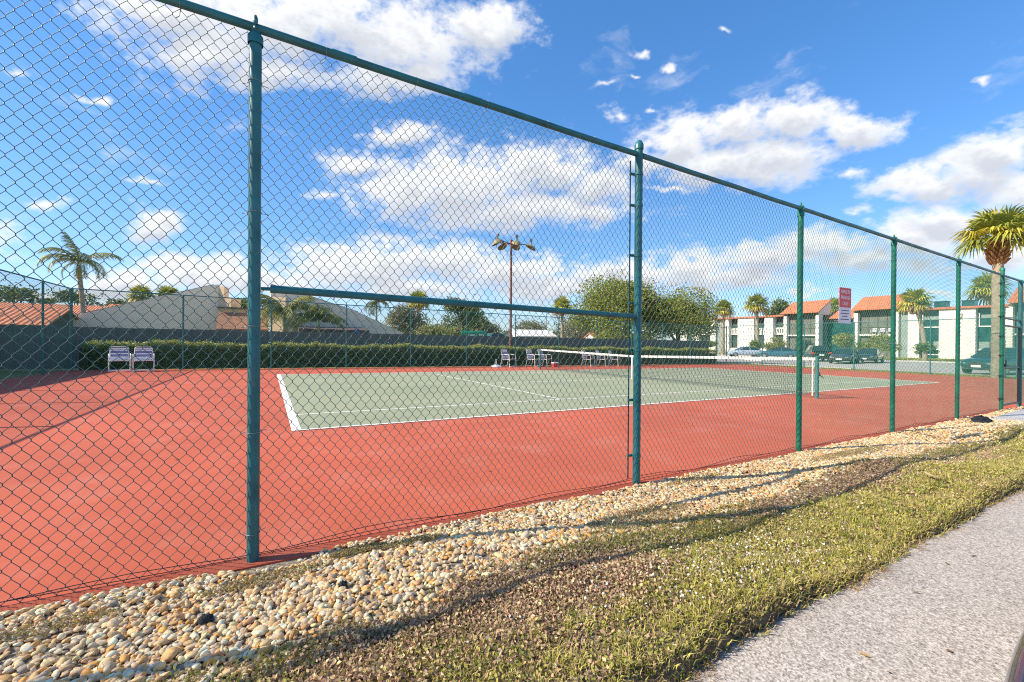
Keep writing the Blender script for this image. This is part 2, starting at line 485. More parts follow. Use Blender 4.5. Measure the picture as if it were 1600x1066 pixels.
def court_mat(name, base, var, stain):
    m, nt, b = new_mat(name)
    big = noise(nt, 0.35, 6, 0.6)
    c = ramp(nt, big, [(0.3, tuple(x * (1 - var) for x in base)), (0.7, tuple(min(1, x * (1 + var)) for x in base))])
    pat = noise(nt, 1.6, 7, 0.62)
    c = mixrgb(nt, ramp(nt, pat, [(0.50, (0, 0, 0)), (0.70, (0.42, 0.42, 0.42))]), c, stain)
    dk = noise(nt, 0.9, 8, 0.7)
    c = mixrgb(nt, ramp(nt, dk, [(0.60, (0, 0, 0)), (0.74, (0.16, 0.16, 0.16))]), c, tuple(x * 0.55 for x in base))
    fine = noise(nt, 230, 2)
    c = mixrgb(nt, 1.0, c, ramp(nt, fine, [(0.3, (0.92, 0.92, 0.92)), (0.7, (1.05, 1.05, 1.05))]), 'MULTIPLY')
    nt.links.new(c, b.inputs['Base Color']); b.inputs['Roughness'].default_value = 0.85
    b.inputs['Specular IOR Level'].default_value = 0.25
    bump(nt, b, fine, 0.15, 0.003)
    return m


M['red_court'] = court_mat('red court coating', (0.425, 0.094, 0.05), 0.13, (0.47, 0.175, 0.13))
M['green_court'] = court_mat('green court coating', (0.262, 0.29, 0.19), 0.11, (0.34, 0.32, 0.22))


def asphalt_mat(name, lo, mid, hi, scale):
    m, nt, b = new_mat(name)
    tc = nt.nodes.new('ShaderNodeTexCoord')
    v = nt.nodes.new('ShaderNodeTexVoronoi'); v.inputs['Scale'].default_value = scale
    nt.links.new(tc.outputs['Object'], v.inputs['Vector'])
    bw = nt.nodes.new('ShaderNodeRGBToBW'); nt.links.new(v.outputs['Color'], bw.inputs[0])
    c = ramp(nt, bw.outputs[0], [(0.15, lo), (0.5, mid), (0.9, hi)])
    c = mixrgb(nt, 0.4, c, ramp(nt, noise(nt, scale * 0.35, 4, 0.75), [(0.3, lo), (0.7, hi)]))
    c = mixrgb(nt, ramp(nt, noise(nt, 2.3, 6, 0.65), [(0.58, (0, 0, 0)), (0.75, (0.35, 0.35, 0.35))]), c, lo)
    c = mixrgb(nt, 1.0, c, ramp(nt, noise(nt, 0.9, 5), [(0.3, (0.88, 0.88, 0.88)), (0.7, (1.05, 1.04, 1.03))]), 'MULTIPLY')
    nt.links.new(c, b.inputs['Base Color']); b.inputs['Roughness'].default_value = 0.9
    b.inputs['Specular IOR Level'].default_value = 0.25
    bump(nt, b, bw.outputs[0], 0.3, 0.004)
    return m


M['asphalt'] = asphalt_mat('weathered asphalt', (0.10, 0.08, 0.068), (0.36, 0.33, 0.295), (0.68, 0.64, 0.59), 150)
M['road'] = asphalt_mat('parking asphalt', (0.32, 0.30, 0.275), (0.42, 0.395, 0.36), (0.52, 0.49, 0.45), 30)


def wood_mat():
    m, nt, b = new_mat('weathered fence boards')
    f = noise(nt, 3.0, 6, 0.6, vec_scale=(7.0, 7.0, 0.7))
    c = ramp(nt, f, [(0.3, (0.105, 0.095, 0.092)), (0.5, (0.145, 0.132, 0.128)), (0.72, (0.19, 0.175, 0.168))])
    nt.links.new(c, b.inputs['Base Color']); b.inputs['Roughness'].default_value = 0.9
    bump(nt, b, f, 0.3, 0.01)
    return m


M['wood'] = wood_mat()


# ------------------------------------------------------------------ ground and court
def wob(x, k=1.0, ph=0.0):
    return np.sin(x * 1.7 * k + ph) * 0.5 + np.sin(x * 3.9 * k + 1.3 + ph) * 0.3 + np.sin(x * 9.1 * k + 2.1 + ph) * 0.2


def grid_sheet(name, mat, xs, ys, zf, kind='structure', smooth=True):
    X, Y = np.meshgrid(xs, ys, indexing='ij')
    Z = zf(X, Y)
    V = np.stack([X, Y, Z], -1).reshape(-1, 3)
    nx, ny = len(xs), len(ys)
    i = np.arange(nx - 1)[:, None] * ny + np.arange(ny - 1)[None, :]
    f = np.stack([i, i + ny, i + ny + 1, i + 1], -1).reshape(-1, 4)
    o = MB().add(V, f).build(name, mat, smooth=smooth)
    return tag(o, kind=kind)


far = np.concatenate([[-900, -400, -150, -80], np.arange(-60, 61, 6.0), [90, 150, 400, 900]])
tag(grid_sheet('ground', M['turf'], far, far, lambda x, y: g(x, y) - 0.10), label='broad mixed turf ground under and around the courts')
court_x = np.arange(-6.75, 32.16, 0.5); court_x = np.append(court_x, 32.15)


def slab(name, mat, x0, x1, y0, y1, top, bottom=None, kind='structure', step=1.0):
    xs = np.linspace(x0, x1, max(2, int((x1 - x0) / step) + 1)); ys = np.linspace(y0, y1, max(2, int((y1 - y0) / step) + 1))
    X, Y = np.meshgrid(xs, ys, indexing='ij'); nx, ny = X.shape
    mb = MB()
    V = np.stack([X, Y, g(X, Y) + top], -1).reshape(-1, 3)
    i = np.arange(nx - 1)[:, None] * ny + np.arange(ny - 1)[None, :]
    mb.add(V, np.stack([i, i + ny, i + ny + 1, i + 1], -1).reshape(-1, 4))
    if bottom is not None:
        ring = [(x, y0) for x in xs] + [(x1, y) for y in ys[1:]] + [(x, y1) for x in xs[::-1][1:]] + [(x0, y) for y in ys[::-1][1:-1]]
        R = np.array(ring); n = len(R); zz = g(R[:, 0], R[:, 1])
        V = np.concatenate([np.c_[R, zz + top], np.c_[R, zz + bottom]])
        mb.add(V, [(k, (k + 1) % n, (k + 1) % n + n, k + n) for k in range(n)])
    return tag(mb.build(name, mat), kind=kind)


slab('red_court_surface', M['red_court'], -6.75, 32.15, -3.815, 15.0, 0.0, -0.14)
slab('green_court_surface', M['green_court'], 0, 23.77, 0, 10.97, 0.004)
lm = MB()


def line(x0, x1, y0, y1):
    xs = np.linspace(x0, x1, max(2, int(abs(x1 - x0)) + 2)); n = len(xs)
    V = np.concatenate([np.c_[xs, np.full(n, y0), g(xs, y0) + 0.008], np.c_[xs, np.full(n, y1), g(xs, y1) + 0.008]])
    lm.add(V, [(i, i + 1, i + 1 + n, i + n) for i in range(n - 1)])


line(-0.06, 0.06, -0.03, 11.0); line(23.71, 23.83, -0.03, 11.0)
for yy in (0.0, 10.97): line(0.06, 23.71, yy - 0.03, yy + 0.03)
for yy in (1.372, 9.598): line(0.06, 23.71, yy - 0.022, yy + 0.022)
for xx in (5.485, 18.285): line(xx - 0.025, xx + 0.025, 1.394, 9.576)
line(5.51, 18.26, 5.46, 5.51)
tag(lm.build('court_lines', M['lines']), kind='structure')


# front strip: gravel bed, lawn, asphalt
def edge_gravel(x):      # y of the border between pebbles and turf
    return -4.56 + 0.07 * wob(x, 1.2) + 0.16 * np.exp(-((x - 1.9) / 0.9) ** 2) + 0.17 * np.exp(-((x - 5.0) / 0.9) ** 2) - 0.05 * np.exp(-((x - 0.2) / 0.7) ** 2)


def edge_asphalt(x):
    return -5.41 + 0.025 * wob(x, 2.3, 0.7)


def strip_z(x, y):
    """height of the bank between court and asphalt"""
    t = np.clip((-3.86 - y) / 0.5, 0, 1)
    mound = 0.032 * np.sin(x * 1.35 + 0.6) + 0.018 * np.sin(x * 2.9 + y * 3)
    e = edge_asphalt(x)
    k = np.clip((y - e) / 0.05, 0, 1) ** 0.5
    lawn = np.clip((edge_gravel(x) + 0.1 - y) / 0.25, 0, 1)
    return g(x, y) - 0.055 + (0.045 + t * mound + 0.008 * t + 0.008 * lawn) * k


sx = np.concatenate([np.arange(-7, 16, 0.07), np.arange(16, 34, 0.5)])
sy = np.linspace(-5.44, -3.80, 36)
grid_sheet('gravel_bed', M['gravel_bed'], sx, np.linspace(-4.72, -3.81, 18), strip_z)
us = np.concatenate([[0, 0.004, 0.012, 0.025, 0.045], np.linspace(0.07, 1.0, 20)])
SX, US = np.meshgrid(sx, us, indexing='ij')
SY = edge_asphalt(SX) + 0.004 + (edge_gravel(SX) + 0.02 - edge_asphalt(SX)) * US
V = np.stack([SX, SY, strip_z(SX, SY) + 0.006], -1).reshape(-1, 3); q_ = len(us)
i = np.arange(len(sx) - 1)[:, None] * q_ + np.arange(q_ - 1)[None, :]
tag(MB().add(V, np.stack([i, i + q_, i + q_ + 1, i + 1], -1).reshape(-1, 4)).build('lawn_soil', M['soil'], smooth=True), kind='structure')
slab('asphalt_drive', M['asphalt'], -30, 40, -24, -5.36, -0.046, None, step=2.0)
slab('parking_road', M['road'], 36.4, 59.5, -60, 60, -0.085, None, step=4.0)
kb = MB()
for yy in np.arange(-58, 58, 4.0):
    kb.box(59.62, yy, gf(59.6, yy) - 0.06, 0.22, 3.99, 0.2)
    if not -3 < yy < 9: kb.box(36.3, yy, gf(36.3, yy) - 0.06, 0.2, 3.99, 0.16)
tag(kb.build('kerb', M['concrete']), kind='structure')
xs = np.linspace(10.55, 15.6, 12)
wk = MB()
for i in range(2):
    x0 = 10.6 + i * 3.1
    wk.prism([(x0, -4.62), (x0 + 3.0, -4.56), (x0 + 3.0, -4.02 if i == 0 else -3.9), (x0 + 0.75, -4.05)], 'z', gf(x0 + 1.5, -4.3) - 0.06, gf(x0 + 1.5, -4.3) + 0.03)
tag(wk.build('walkway_slab', M['concrete'], fix=True), kind='structure')

# pebbles -------------------------------------------------------------
import bmesh


def ico(sub):
    bm = bmesh.new(); bmesh.ops.create_icosphere(bm, subdivisions=sub, radius=1.0)
    v = np.array([p.co[:] for p in bm.verts]); f = np.array([[q.index for q in t.verts] for t in bm.faces]); bm.free()
    return v, f


PEB_COL = np.array([(0.70, 0.50, 0.27), (0.78, 0.63, 0.43), (0.64, 0.40, 0.17), (0.80, 0.71, 0.56), (0.60, 0.50, 0.38), (0.72, 0.38, 0.11),
                    (0.44, 0.39, 0.34), (0.74, 0.56, 0.36), (0.60, 0.35, 0.19), (0.82, 0.74, 0.61), (0.34, 0.30, 0.26), (0.76, 0.58, 0.33)])
PEB_W = np.array([12, 14, 10, 12, 8, 6, 5, 12, 5, 8, 3, 12], float)


def rot_mats(n, rng, tilt=1.0):
    a = rng.uniform(0, 2 * pi, n); b = rng.normal(0, 0.4 * tilt, n); c = rng.normal(0, 0.4 * tilt, n)
    ca, sa, cb, sb, cc, sc = np.cos(a), np.sin(a), np.cos(b), np.sin(b), np.cos(c), np.sin(c)
    Rz = np.zeros((n, 3, 3)); Rz[:, 0, 0] = ca; Rz[:, 0, 1] = -sa; Rz[:, 1, 0] = sa; Rz[:, 1, 1] = ca; Rz[:, 2, 2] = 1
    Rx = np.zeros((n, 3, 3)); Rx[:, 0, 0] = 1; Rx[:, 1, 1] = cb; Rx[:, 1, 2] = -sb; Rx[:, 2, 1] = sb; Rx[:, 2, 2] = cb
    Ry = np.zeros((n, 3, 3)); Ry[:, 1, 1] = 1; Ry[:, 0, 0] = cc; Ry[:, 0, 2] = sc; Ry[:, 2, 0] = -sc; Ry[:, 2, 2] = cc
    return Rz @ Rx @ Ry


def pebbles(mb, n, x0, x1, sub, smin, smax):
    v, f = ico(sub)
    x = RNG.uniform(x0, x1, n); u = RNG.uniform(0, 1, n)
    e = edge_gravel(x)
    y0_ = -3.765 - 0.05 * (0.5 + 0.5 * wob(x, 1.5, 2.0)) - 0.09 * np.exp(-((x + 0.36) / 0.2) ** 2)
    y = y0_ + (e - 0.03 - y0_) * u
    y -= np.abs(RNG.normal(0, 0.05, n)) * (u > 0.9)
    patch = np.sin(x * 2.3 + y * 5) * np.sin(x * 5.1 - y * 3 + 1) > 0.62
    keep = ~(patch & (RNG.uniform(0, 1, n) < 0.55))
    x, y, u = x[keep], y[keep], u[keep]; n = len(x)
    s = smin + (smax - smin) * RNG.beta(1.3, 3.0, n)
    s[RNG.uniform(0, 1, n) < 0.02] *= 1.5
    ax = np.stack([s * RNG.uniform(0.95, 1.6, n), s * RNG.uniform(0.7, 1.05, n), s * RNG.uniform(0.42, 0.68, n)], 1)
    R = rot_mats(n, RNG)
    z = np.where(y > -3.82, g(x, y) - 0.004, strip_z(x, y)) + s * RNG.uniform(-0.15, 0.65, n) + 0.006
    lump = 1 + 0.12 * np.sin(v[None, :, 0] * 2.3 + RNG.uniform(0, 6, n)[:, None]) + 0.09 * np.sin(v[None, :, 1] * 3.1 + v[None, :, 2] * 2 + RNG.uniform(0, 6, n)[:, None])
    P = v[None] * lump[..., None] * ax[:, None, :]
    P = np.einsum('nij,nkj->nki', R, P) + np.stack([x, y, z], 1)[:, None, :]
    F = f[None] + (np.arange(n) * len(v))[:, None, None]
    c = PEB_COL[RNG.choice(len(PEB_COL), n, p=PEB_W / PEB_W.sum())] * RNG.uniform(0.85, 1.3, (n, 1))
    c = np.clip(c * np.array([1.09, 0.99, 0.83]), 0, 0.88)
    mb.add(P.reshape(-1, 3), F.reshape(-1, 3), np.repeat(c, len(v), 0))


pm = MB()
pebbles(pm, 17500, -3.0, 2.6, 2, 0.007, 0.0225)
pebbles(pm, 14000, 2.6, 7.5, 1, 0.009, 0.023)
pebbles(pm, 8500, 7.5, 16.0, 1, 0.012, 0.028)
tag(pm.build('gravel', M['pebble'], smooth=True), 'loose tan and white river pebbles between the red court and the turf', 'gravel', kind='stuff')


# grass -----------------------------------------------------------------
def blades(mb, x, y, z, h, w, lean, cols):
    n = len(x)
    a = RNG.uniform(0, 2 * pi, n); d = np.stack([np.cos(a), np.sin(a)], 1)
    b = RNG.uniform(0, 2 * pi, n); wv = np.stack([np.cos(b), np.sin(b)], 1) * (w / 2)[:, None]
    base = np.stack([x, y], 1)
    V = np.zeros((n, 5, 3))
    mid = base + d * (lean * h * 0.35)[:, None]; tip = base + d * (lean * h)[:, None]
    V[:, 0, :2] = base - wv; V[:, 1, :2] = base + wv; V[:, 2, :2] = mid - wv * 0.8; V[:, 3, :2] = mid + wv * 0.8; V[:, 4, :2] = tip
    V[:, 0, 2] = V[:, 1, 2] = z - 0.004
    V[:, 2, 2] = V[:, 3, 2] = z + h * 0.6
    V[:, 4, 2] = z + h * (1.05 - 0.35 * lean)
    i = np.arange(n)[:, None] * 5
    base_n = mb.n
    c = np.repeat(cols, 5, 0)
    mb.v.append(V.reshape(-1, 3)); mb.c.append(c)
    mb.f.append(np.concatenate([i + 0, i + 1, i + 3, i + 2], 1) + base_n)
    mb.f.append(np.concatenate([i + 2, i + 3, i + 4], 1) + base_n)
    mb.n += n * 5


def leaves(mb, P, size, cols, flat=0.0, asp=0.6):
    """one folded leaf quad per point"""
    n = len(P)
    nrm = RNG.normal(0, 1, (n, 3)); nrm[:, 2] += flat; nrm /= np.linalg.norm(nrm, axis=1)[:, None]
    t = RNG.normal(0, 1, (n, 3)); u = np.cross(nrm, t); u /= np.linalg.norm(u, axis=1)[:, None] + 1e-9
    v = np.cross(nrm, u)
    s = np.broadcast_to(np.asarray(size, float), (n,))[:, None]
    V = np.stack([P - u * s * .5, P + v * s * asp * .5 + nrm * s * .08, P + u * s * .5, P - v * s * asp * .5 + nrm * s * .08], 1)
    mb.add(V.reshape(-1, 3), np.arange(n * 4).reshape(n, 4), np.repeat(cols, 4, 0))


def fieldn(x, y, s, ph=0):
    return (np.sin(x * 1.7 * s + y * 2.3 * s + ph) + np.sin(x * 3.1 * s - y * 4.1 * s + 1.7 + ph) + np.sin(x * 0.9 * s + y * 6.7 * s + 4 + ph) + np.sin(x * 7.3 * s + 2.2 + ph) * 0.6) / 3.6


def brown_w(x, y):
    """1 where the turf has died back to brown weed"""
    k = np.exp(-(((x - 0.65) / 0.85) ** 2 + ((y + 4.86) / 0.37) ** 2)) * 1.25
    k += np.exp(-(((x - 3.0) / 0.8) ** 2 + ((y + 4.62) / 0.14) ** 2)) * 0.9 + np.exp(-(((x - 6.5) / 1.6) ** 2 + ((y + 4.85) / 0.16) ** 2)) * 0.6
    k += np.exp(-(((x - 4.6) / 1.2) ** 2 + ((y + 4.62) / 0.2) ** 2)) * 1.3
    k += np.exp(-(((x + 0.5) / 0.6) ** 2 + ((y + 5.1) / 0.4) ** 2)) * 0.9
    return np.clip(k + 0.55 * fieldn(x, y, 1.3), 0, 1)


GREEN = np.array([(0.46, 0.45, 0.08), (0.58, 0.52, 0.13), (0.27, 0.32, 0.06), (0.66, 0.57, 0.21), (0.50, 0.48, 0.105)])
STRAW = np.array([(0.58, 0.48, 0.26), (0.48, 0.38, 0.19), (0.36, 0.26, 0.14)])
WEED = np.array([(0.50, 0.34, 0.20), (0.58, 0.42, 0.26), (0.38, 0.24, 0.16), (0.64, 0.50, 0.30), (0.46, 0.39, 0.17), (0.52, 0.32, 0.22)])


def lawn_points(n, x0, x1):
    x = RNG.uniform(x0, x1, n); e0, e1 = edge_asphalt(x) + 0.02, edge_gravel(x) + 0.04 * RNG.normal(0, 1, n)
    y = e0 + (e1 - e0) * RNG.uniform(0, 1, n)
    return x, y


gm = MB()
for n, x0, x1, hs, ws in ((62000, -2.6, 3.2, 1.0, 0.0042), (42000, 3.2, 8.0, 1.0, 0.0055), (14000, 8.0, 17.0, 1.1, 0.009)):
    x, y = lawn_points(n, x0, x1)
    bw = brown_w(x, y); tuft = fieldn(x, y, 4.0, 2)
    keep = RNG.uniform(0, 1, n) < (1.0 - 0.80 * bw) * (0.55 + 0.45 * np.clip(tuft + 0.6, 0, 1))
    x, y, bw, tuft = x[keep], y[keep], bw[keep], tuft[keep]; n = len(x)
    col = GREEN[RNG.integers(0, len(GREEN), n)] * RNG.uniform(0.7, 1.2, (n, 1))
    dry = RNG.uniform(0, 1, n) < 0.40 + 0.3 * bw
    col[dry] = STRAW[RNG.integers(0, 3, dry.sum())] * RNG.uniform(0.8, 1.2, (dry.sum(), 1))
    h = RNG.uniform(0.018, 0.05, n) * hs * (1 + 0.55 * np.clip(tuft, -0.5, 1)) * (1 - 0.35 * bw)
    blades(gm, x, y, strip_z(x, y), h, np.full(n, ws) * RNG.uniform(0.7, 1.3, n), RNG.uniform(0.2, 1.0, n), np.clip(col, 0, .8))
# taller tufts
nt2 = 420; tx = np.concatenate([RNG.uniform(0.6, 4.2, 250), RNG.uniform(4.2, 11, 170)]); tu = RNG.beta(1.3, 2.0, nt2)
ty = edge_asphalt(tx) + 0.03 + (edge_gravel(tx) - edge_asphalt(tx) - 0.08) * tu
kp = brown_w(tx, ty) < 0.75; tx, ty = tx[kp], ty[kp]
x = np.repeat(tx, 34) + RNG.normal(0, 0.016, len(tx) * 34); y = np.repeat(ty, 34) + RNG.normal(0, 0.016, len(tx) * 34)
tc_ = np.repeat(GREEN[RNG.integers(0, 5, len(tx))] * RNG.uniform(.8, 1.15, (len(tx), 1)), 34, 0)
dr_ = RNG.uniform(0, 1, len(x)) < .2; tc_[dr_] = STRAW[0]
hh = np.repeat(RNG.uniform(.035, .068, len(tx)), 34) * RNG.uniform(.6, 1.1, len(x))
blades(gm, x, y, strip_z(x, y), hh, np.where(x < 4, .0038, .006) * RNG.uniform(.8, 1.2, len(x)), RNG.uniform(.3, 1.15, len(x)), np.clip(tc_, 0, .8))
# overhang along the asphalt edge
n = 9000; x = RNG.uniform(-2.0, 14, n); y = edge_asphalt(x) + RNG.uniform(-0.015, 0.06, n)
blades(gm, x, y, strip_z(x, y), RNG.uniform(0.03, 0.06, n), RNG.uniform(0.004, 0.008, n), RNG.uniform(0.5, 1.3, n),
       np.clip(np.where(RNG.uniform(0, 1, (n, 1)) < 0.45, GREEN[RNG.integers(0, 5, n)], STRAW[RNG.integers(0, 3, n)]) * RNG.uniform(.6, 1.1, (n, 1)), 0, 1))
# stray stalks among the pebbles
n = 1500; x = RNG.uniform(-2, 12, n); y = RNG.uniform(-4.6, -3.86, n); k = fieldn(x, y, 2.1, 5) > 0.28
x, y = x[k], y[k]; n = len(x)
blades(gm, x, y, strip_z(x, y) + 0.02, RNG.uniform(0.02, 0.06, n), np.full(n, 0.003), RNG.uniform(0.4, 1.4, n), STRAW[RNG.integers(0, 3, n)])
tag(gm.build('grass', M['blade']), 'yellow green turf grass along the asphalt drive edge', 'grass', kind='stuff')

wm = MB()
for n, x0, x1, sz in ((110000, -2.6, 3.2, 0.016), (55000, 3.2, 8.0, 0.019), (16000, 8.0, 16.0, 0.024)):
    x, y = lawn_points(n, x0, x1)
    bw = brown_w(x, y)
    keep = RNG.uniform(0, 1, n) < 0.28 + 0.72 * bw
    x, y, bw = x[keep], y[keep], bw[keep]; n = len(x)
    hmax = 0.014 + 0.03 * np.clip(fieldn(x, y, 3.3, 1) + 0.5, 0, 1)
    P = np.stack([x, y, strip_z(x, y) + hmax * RNG.uniform(0.1, 1, n)], 1)
    c = WEED[RNG.integers(0, len(WEED), n)] * RNG.uniform(0.7, 1.35, (n, 1))
    gsel = RNG.uniform(0, 1, n) > bw * 0.9 + 0.12
    c[gsel] = (GREEN[RNG.integers(0, 5, gsel.sum())] * 0.8)
    leaves(wm, P, sz * RNG.uniform(0.7, 1.4, n), np.clip(c, 0, .8), 0.4, 0.7)
# weed patches that creep into the pebbles
for cx, cy, rx, ry, n in ((-0.35, -4.02, 0.28, 0.06, 900), (0.12, -3.93, 0.16, 0.05, 1500), (0.42, -3.98, 0.2, 0.05, 900), (2.0, -4.3, 0.5, 0.12, 2500), (5.6, -4.15, 0.9, 0.1, 2500), (3.1, -3.92, 0.4, 0.05, 700), (-1.1, -4.0, 0.2, 0.05, 600)):
    a = RNG.uniform(0, 2 * pi, n); r = np.sqrt(RNG.uniform(0, 1, n))
    x, y = cx + rx * r * np.cos(a), cy + ry * r * np.sin(a)
    P = np.stack([x, y, strip_z(x, y) + 0.02 + 0.03 * RNG.uniform(0, 1, n) * (1 - r * .6)], 1)
    c = np.where(RNG.uniform(0, 1, (n, 1)) < 0.45, GREEN[RNG.integers(0, 5, n)] * 0.8, WEED[RNG.integers(0, 6, n)])
    leaves(wm, P, 0.012, c, 0.4, 0.6)
tag(wm.build('weed_cover', M['leaf']), 'low brown and green creeping weed matted between the grass blades', 'ground cover', kind='stuff')

fm = MB()
for n, cx, cy, rx, ry in ((650, 2.05, -5.05, 0.9, 0.26), (260, 3.4, -4.75, 1.0, 0.22), (420, 6.8, -4.75, 2.2, 0.3), (120, 1.2, -4.85, 0.6, 0.3)):
    x = RNG.normal(cx, rx * .6, n); y = RNG.normal(cy, ry * .6, n)
    k = (y > edge_asphalt(x) + 0.03) & (y < edge_gravel(x)); x, y = x[k], y[k]; n = len(x)
    P = np.stack([x, y, strip_z(x, y) + RNG.uniform(0.025, 0.045, n)], 1)
    leaves(fm, P, RNG.uniform(0.008, 0.016, n), np.tile((0.78, 0.75, 0.72), (n, 1)), 1.2, 0.9)
tag(fm.build('white_clover_flowers', M['leaf']), 'tiny white flower heads speckled through the turf', 'flowers', kind='stuff')
# dry clippings on the asphalt edge
dm = MB()
n = 2600; x = RNG.uniform(-0.5, 10, n); off = np.abs(RNG.normal(0, 0.035, n)); k = fieldn(x, off * 0, 2.7, 3) > 0.15
x, off = x[k], off[k]; n = len(x); y = edge_asphalt(x) - off
blades(dm, x, y, g(x, y) - 0.045, RNG.uniform(0.012, 0.035, n), np.full(n, 0.003), RNG.uniform(1.2, 2.2, n),
       np.array([(0.42, 0.22, 0.08), (0.36, 0.24, 0.12), (0.5, 0.33, 0.15)])[RNG.integers(0, 3, n)])
tag(dm.build('dry_clippings', M['blade']), 'orange brown dry grass clippings strewn on the asphalt edge', 'clippings', kind='stuff')


sm_ = MB(); n = 26000
x = RNG.uniform(32.25, 36.2, n); y = RNG.uniform(-6, 16, n)
blades(sm_, x, y, g(x, y) - 0.10, RNG.uniform(0.05, 0.13, n), np.full(n, 0.03), RNG.uniform(.3, 1.0, n), GREEN[RNG.integers(0, 5, n)] * RNG.uniform(.6, 1.0, (n, 1)))
n = 22000; x = RNG.uniform(60.2, 73.0, n); y = RNG.uniform(-6, 24, n)
blades(sm_, x, y, g(x, y) - 0.10, RNG.uniform(0.08, 0.2, n), np.full(n, 0.07), RNG.uniform(.3, 1.0, n), GREEN[RNG.integers(0, 5, n)] * RNG.uniform(.6, 1.0, (n, 1)))
tag(sm_.build('verge_grass', M['blade']), 'mown green verges on both sides of the parking lot', 'grass', kind='stuff')

# ------------------------------------------------------------------ chain link fences
def chainlink(x0, x1, z0, z1, slope, r=0.0020, W=0.030, Hh=0.039, round_=True, n=4, y=0.0):
    """real woven wire: every wire zigzags between two columns"""
    nw = int(round((x1 - x0) / W)); W = (x1 - x0) / nw
    ns = int(round((z1 - z0) / Hh)); Hh = (z1 - z0) / ns
    zz, xx, yy = [], [], []
    for k in range(ns + 1):
        s = 1 if k % 2 == 0 else -1
        if round_:
            for dz in (-0.12, 0.12):
                zz.append(k + dz); xx.append(s * 0.93); yy.append(-s)
        else:
            zz.append(k); xx.append(s * 0.9); yy.append(-s)
    zz = np.clip(np.array(zz), 0, ns); xx = np.array(xx); yy = np.array(yy)
    K = len(zz)
    wi = np.arange(nw)
    sg = np.where(wi % 2 == 0, 1, -1)[:, None]
    cx = x0 + (wi + 0.5) * W
    PX = cx[:, None] + sg * xx[None] * (W / 2 * 1.10)
    PY = y + yy[None] * sg * r * 0.8 + np.zeros((nw, K))
    PZ = z0 + zz[None] * Hh + slope * PX
    rx, ry = r / 0.79, r
    if n == 4: off = np.array([(rx, 0), (0, ry), (-rx, 0), (0, -ry)])
    else: off = np.array([(rx, -ry * .6), (0, ry), (-rx, -ry * .6)])
    V = np.empty((nw, K, n, 3))
    V[..., 0] = PX[..., None] + off[None, None, :, 0]; V[..., 1] = PY[..., None] + off[None, None, :, 1]; V[..., 2] = PZ[..., None]
    i = (np.arange(nw)[:, None, None] * K + np.arange(K - 1)[None, :, None]) * n
    j = np.arange(n)[None, None, :]; j2 = (j + 1) % n
    F = np.stack([i + j, i + j2, i + n + j2, i + n + j], -1).reshape(-1, 4)
    mb = MB(); mb.add(V.reshape(-1, 3), F)
    return mb


TOP = 2.955
FY = -3.74


def post_mesh(mb, x, y, z0, z1, r, n=20):
    mb.tube([(x, y, z0), (x, y, z1)], r, n)


def ring_mb(mb, x, y, z, R, r=0.0022, n=18):
    a = np.linspace(0, 2 * pi, n + 1)
    mb.tube(np.stack([x + R * np.cos(a), y + R * np.sin(a), np.full(n + 1, z)], 1), r, 5, cap=False)


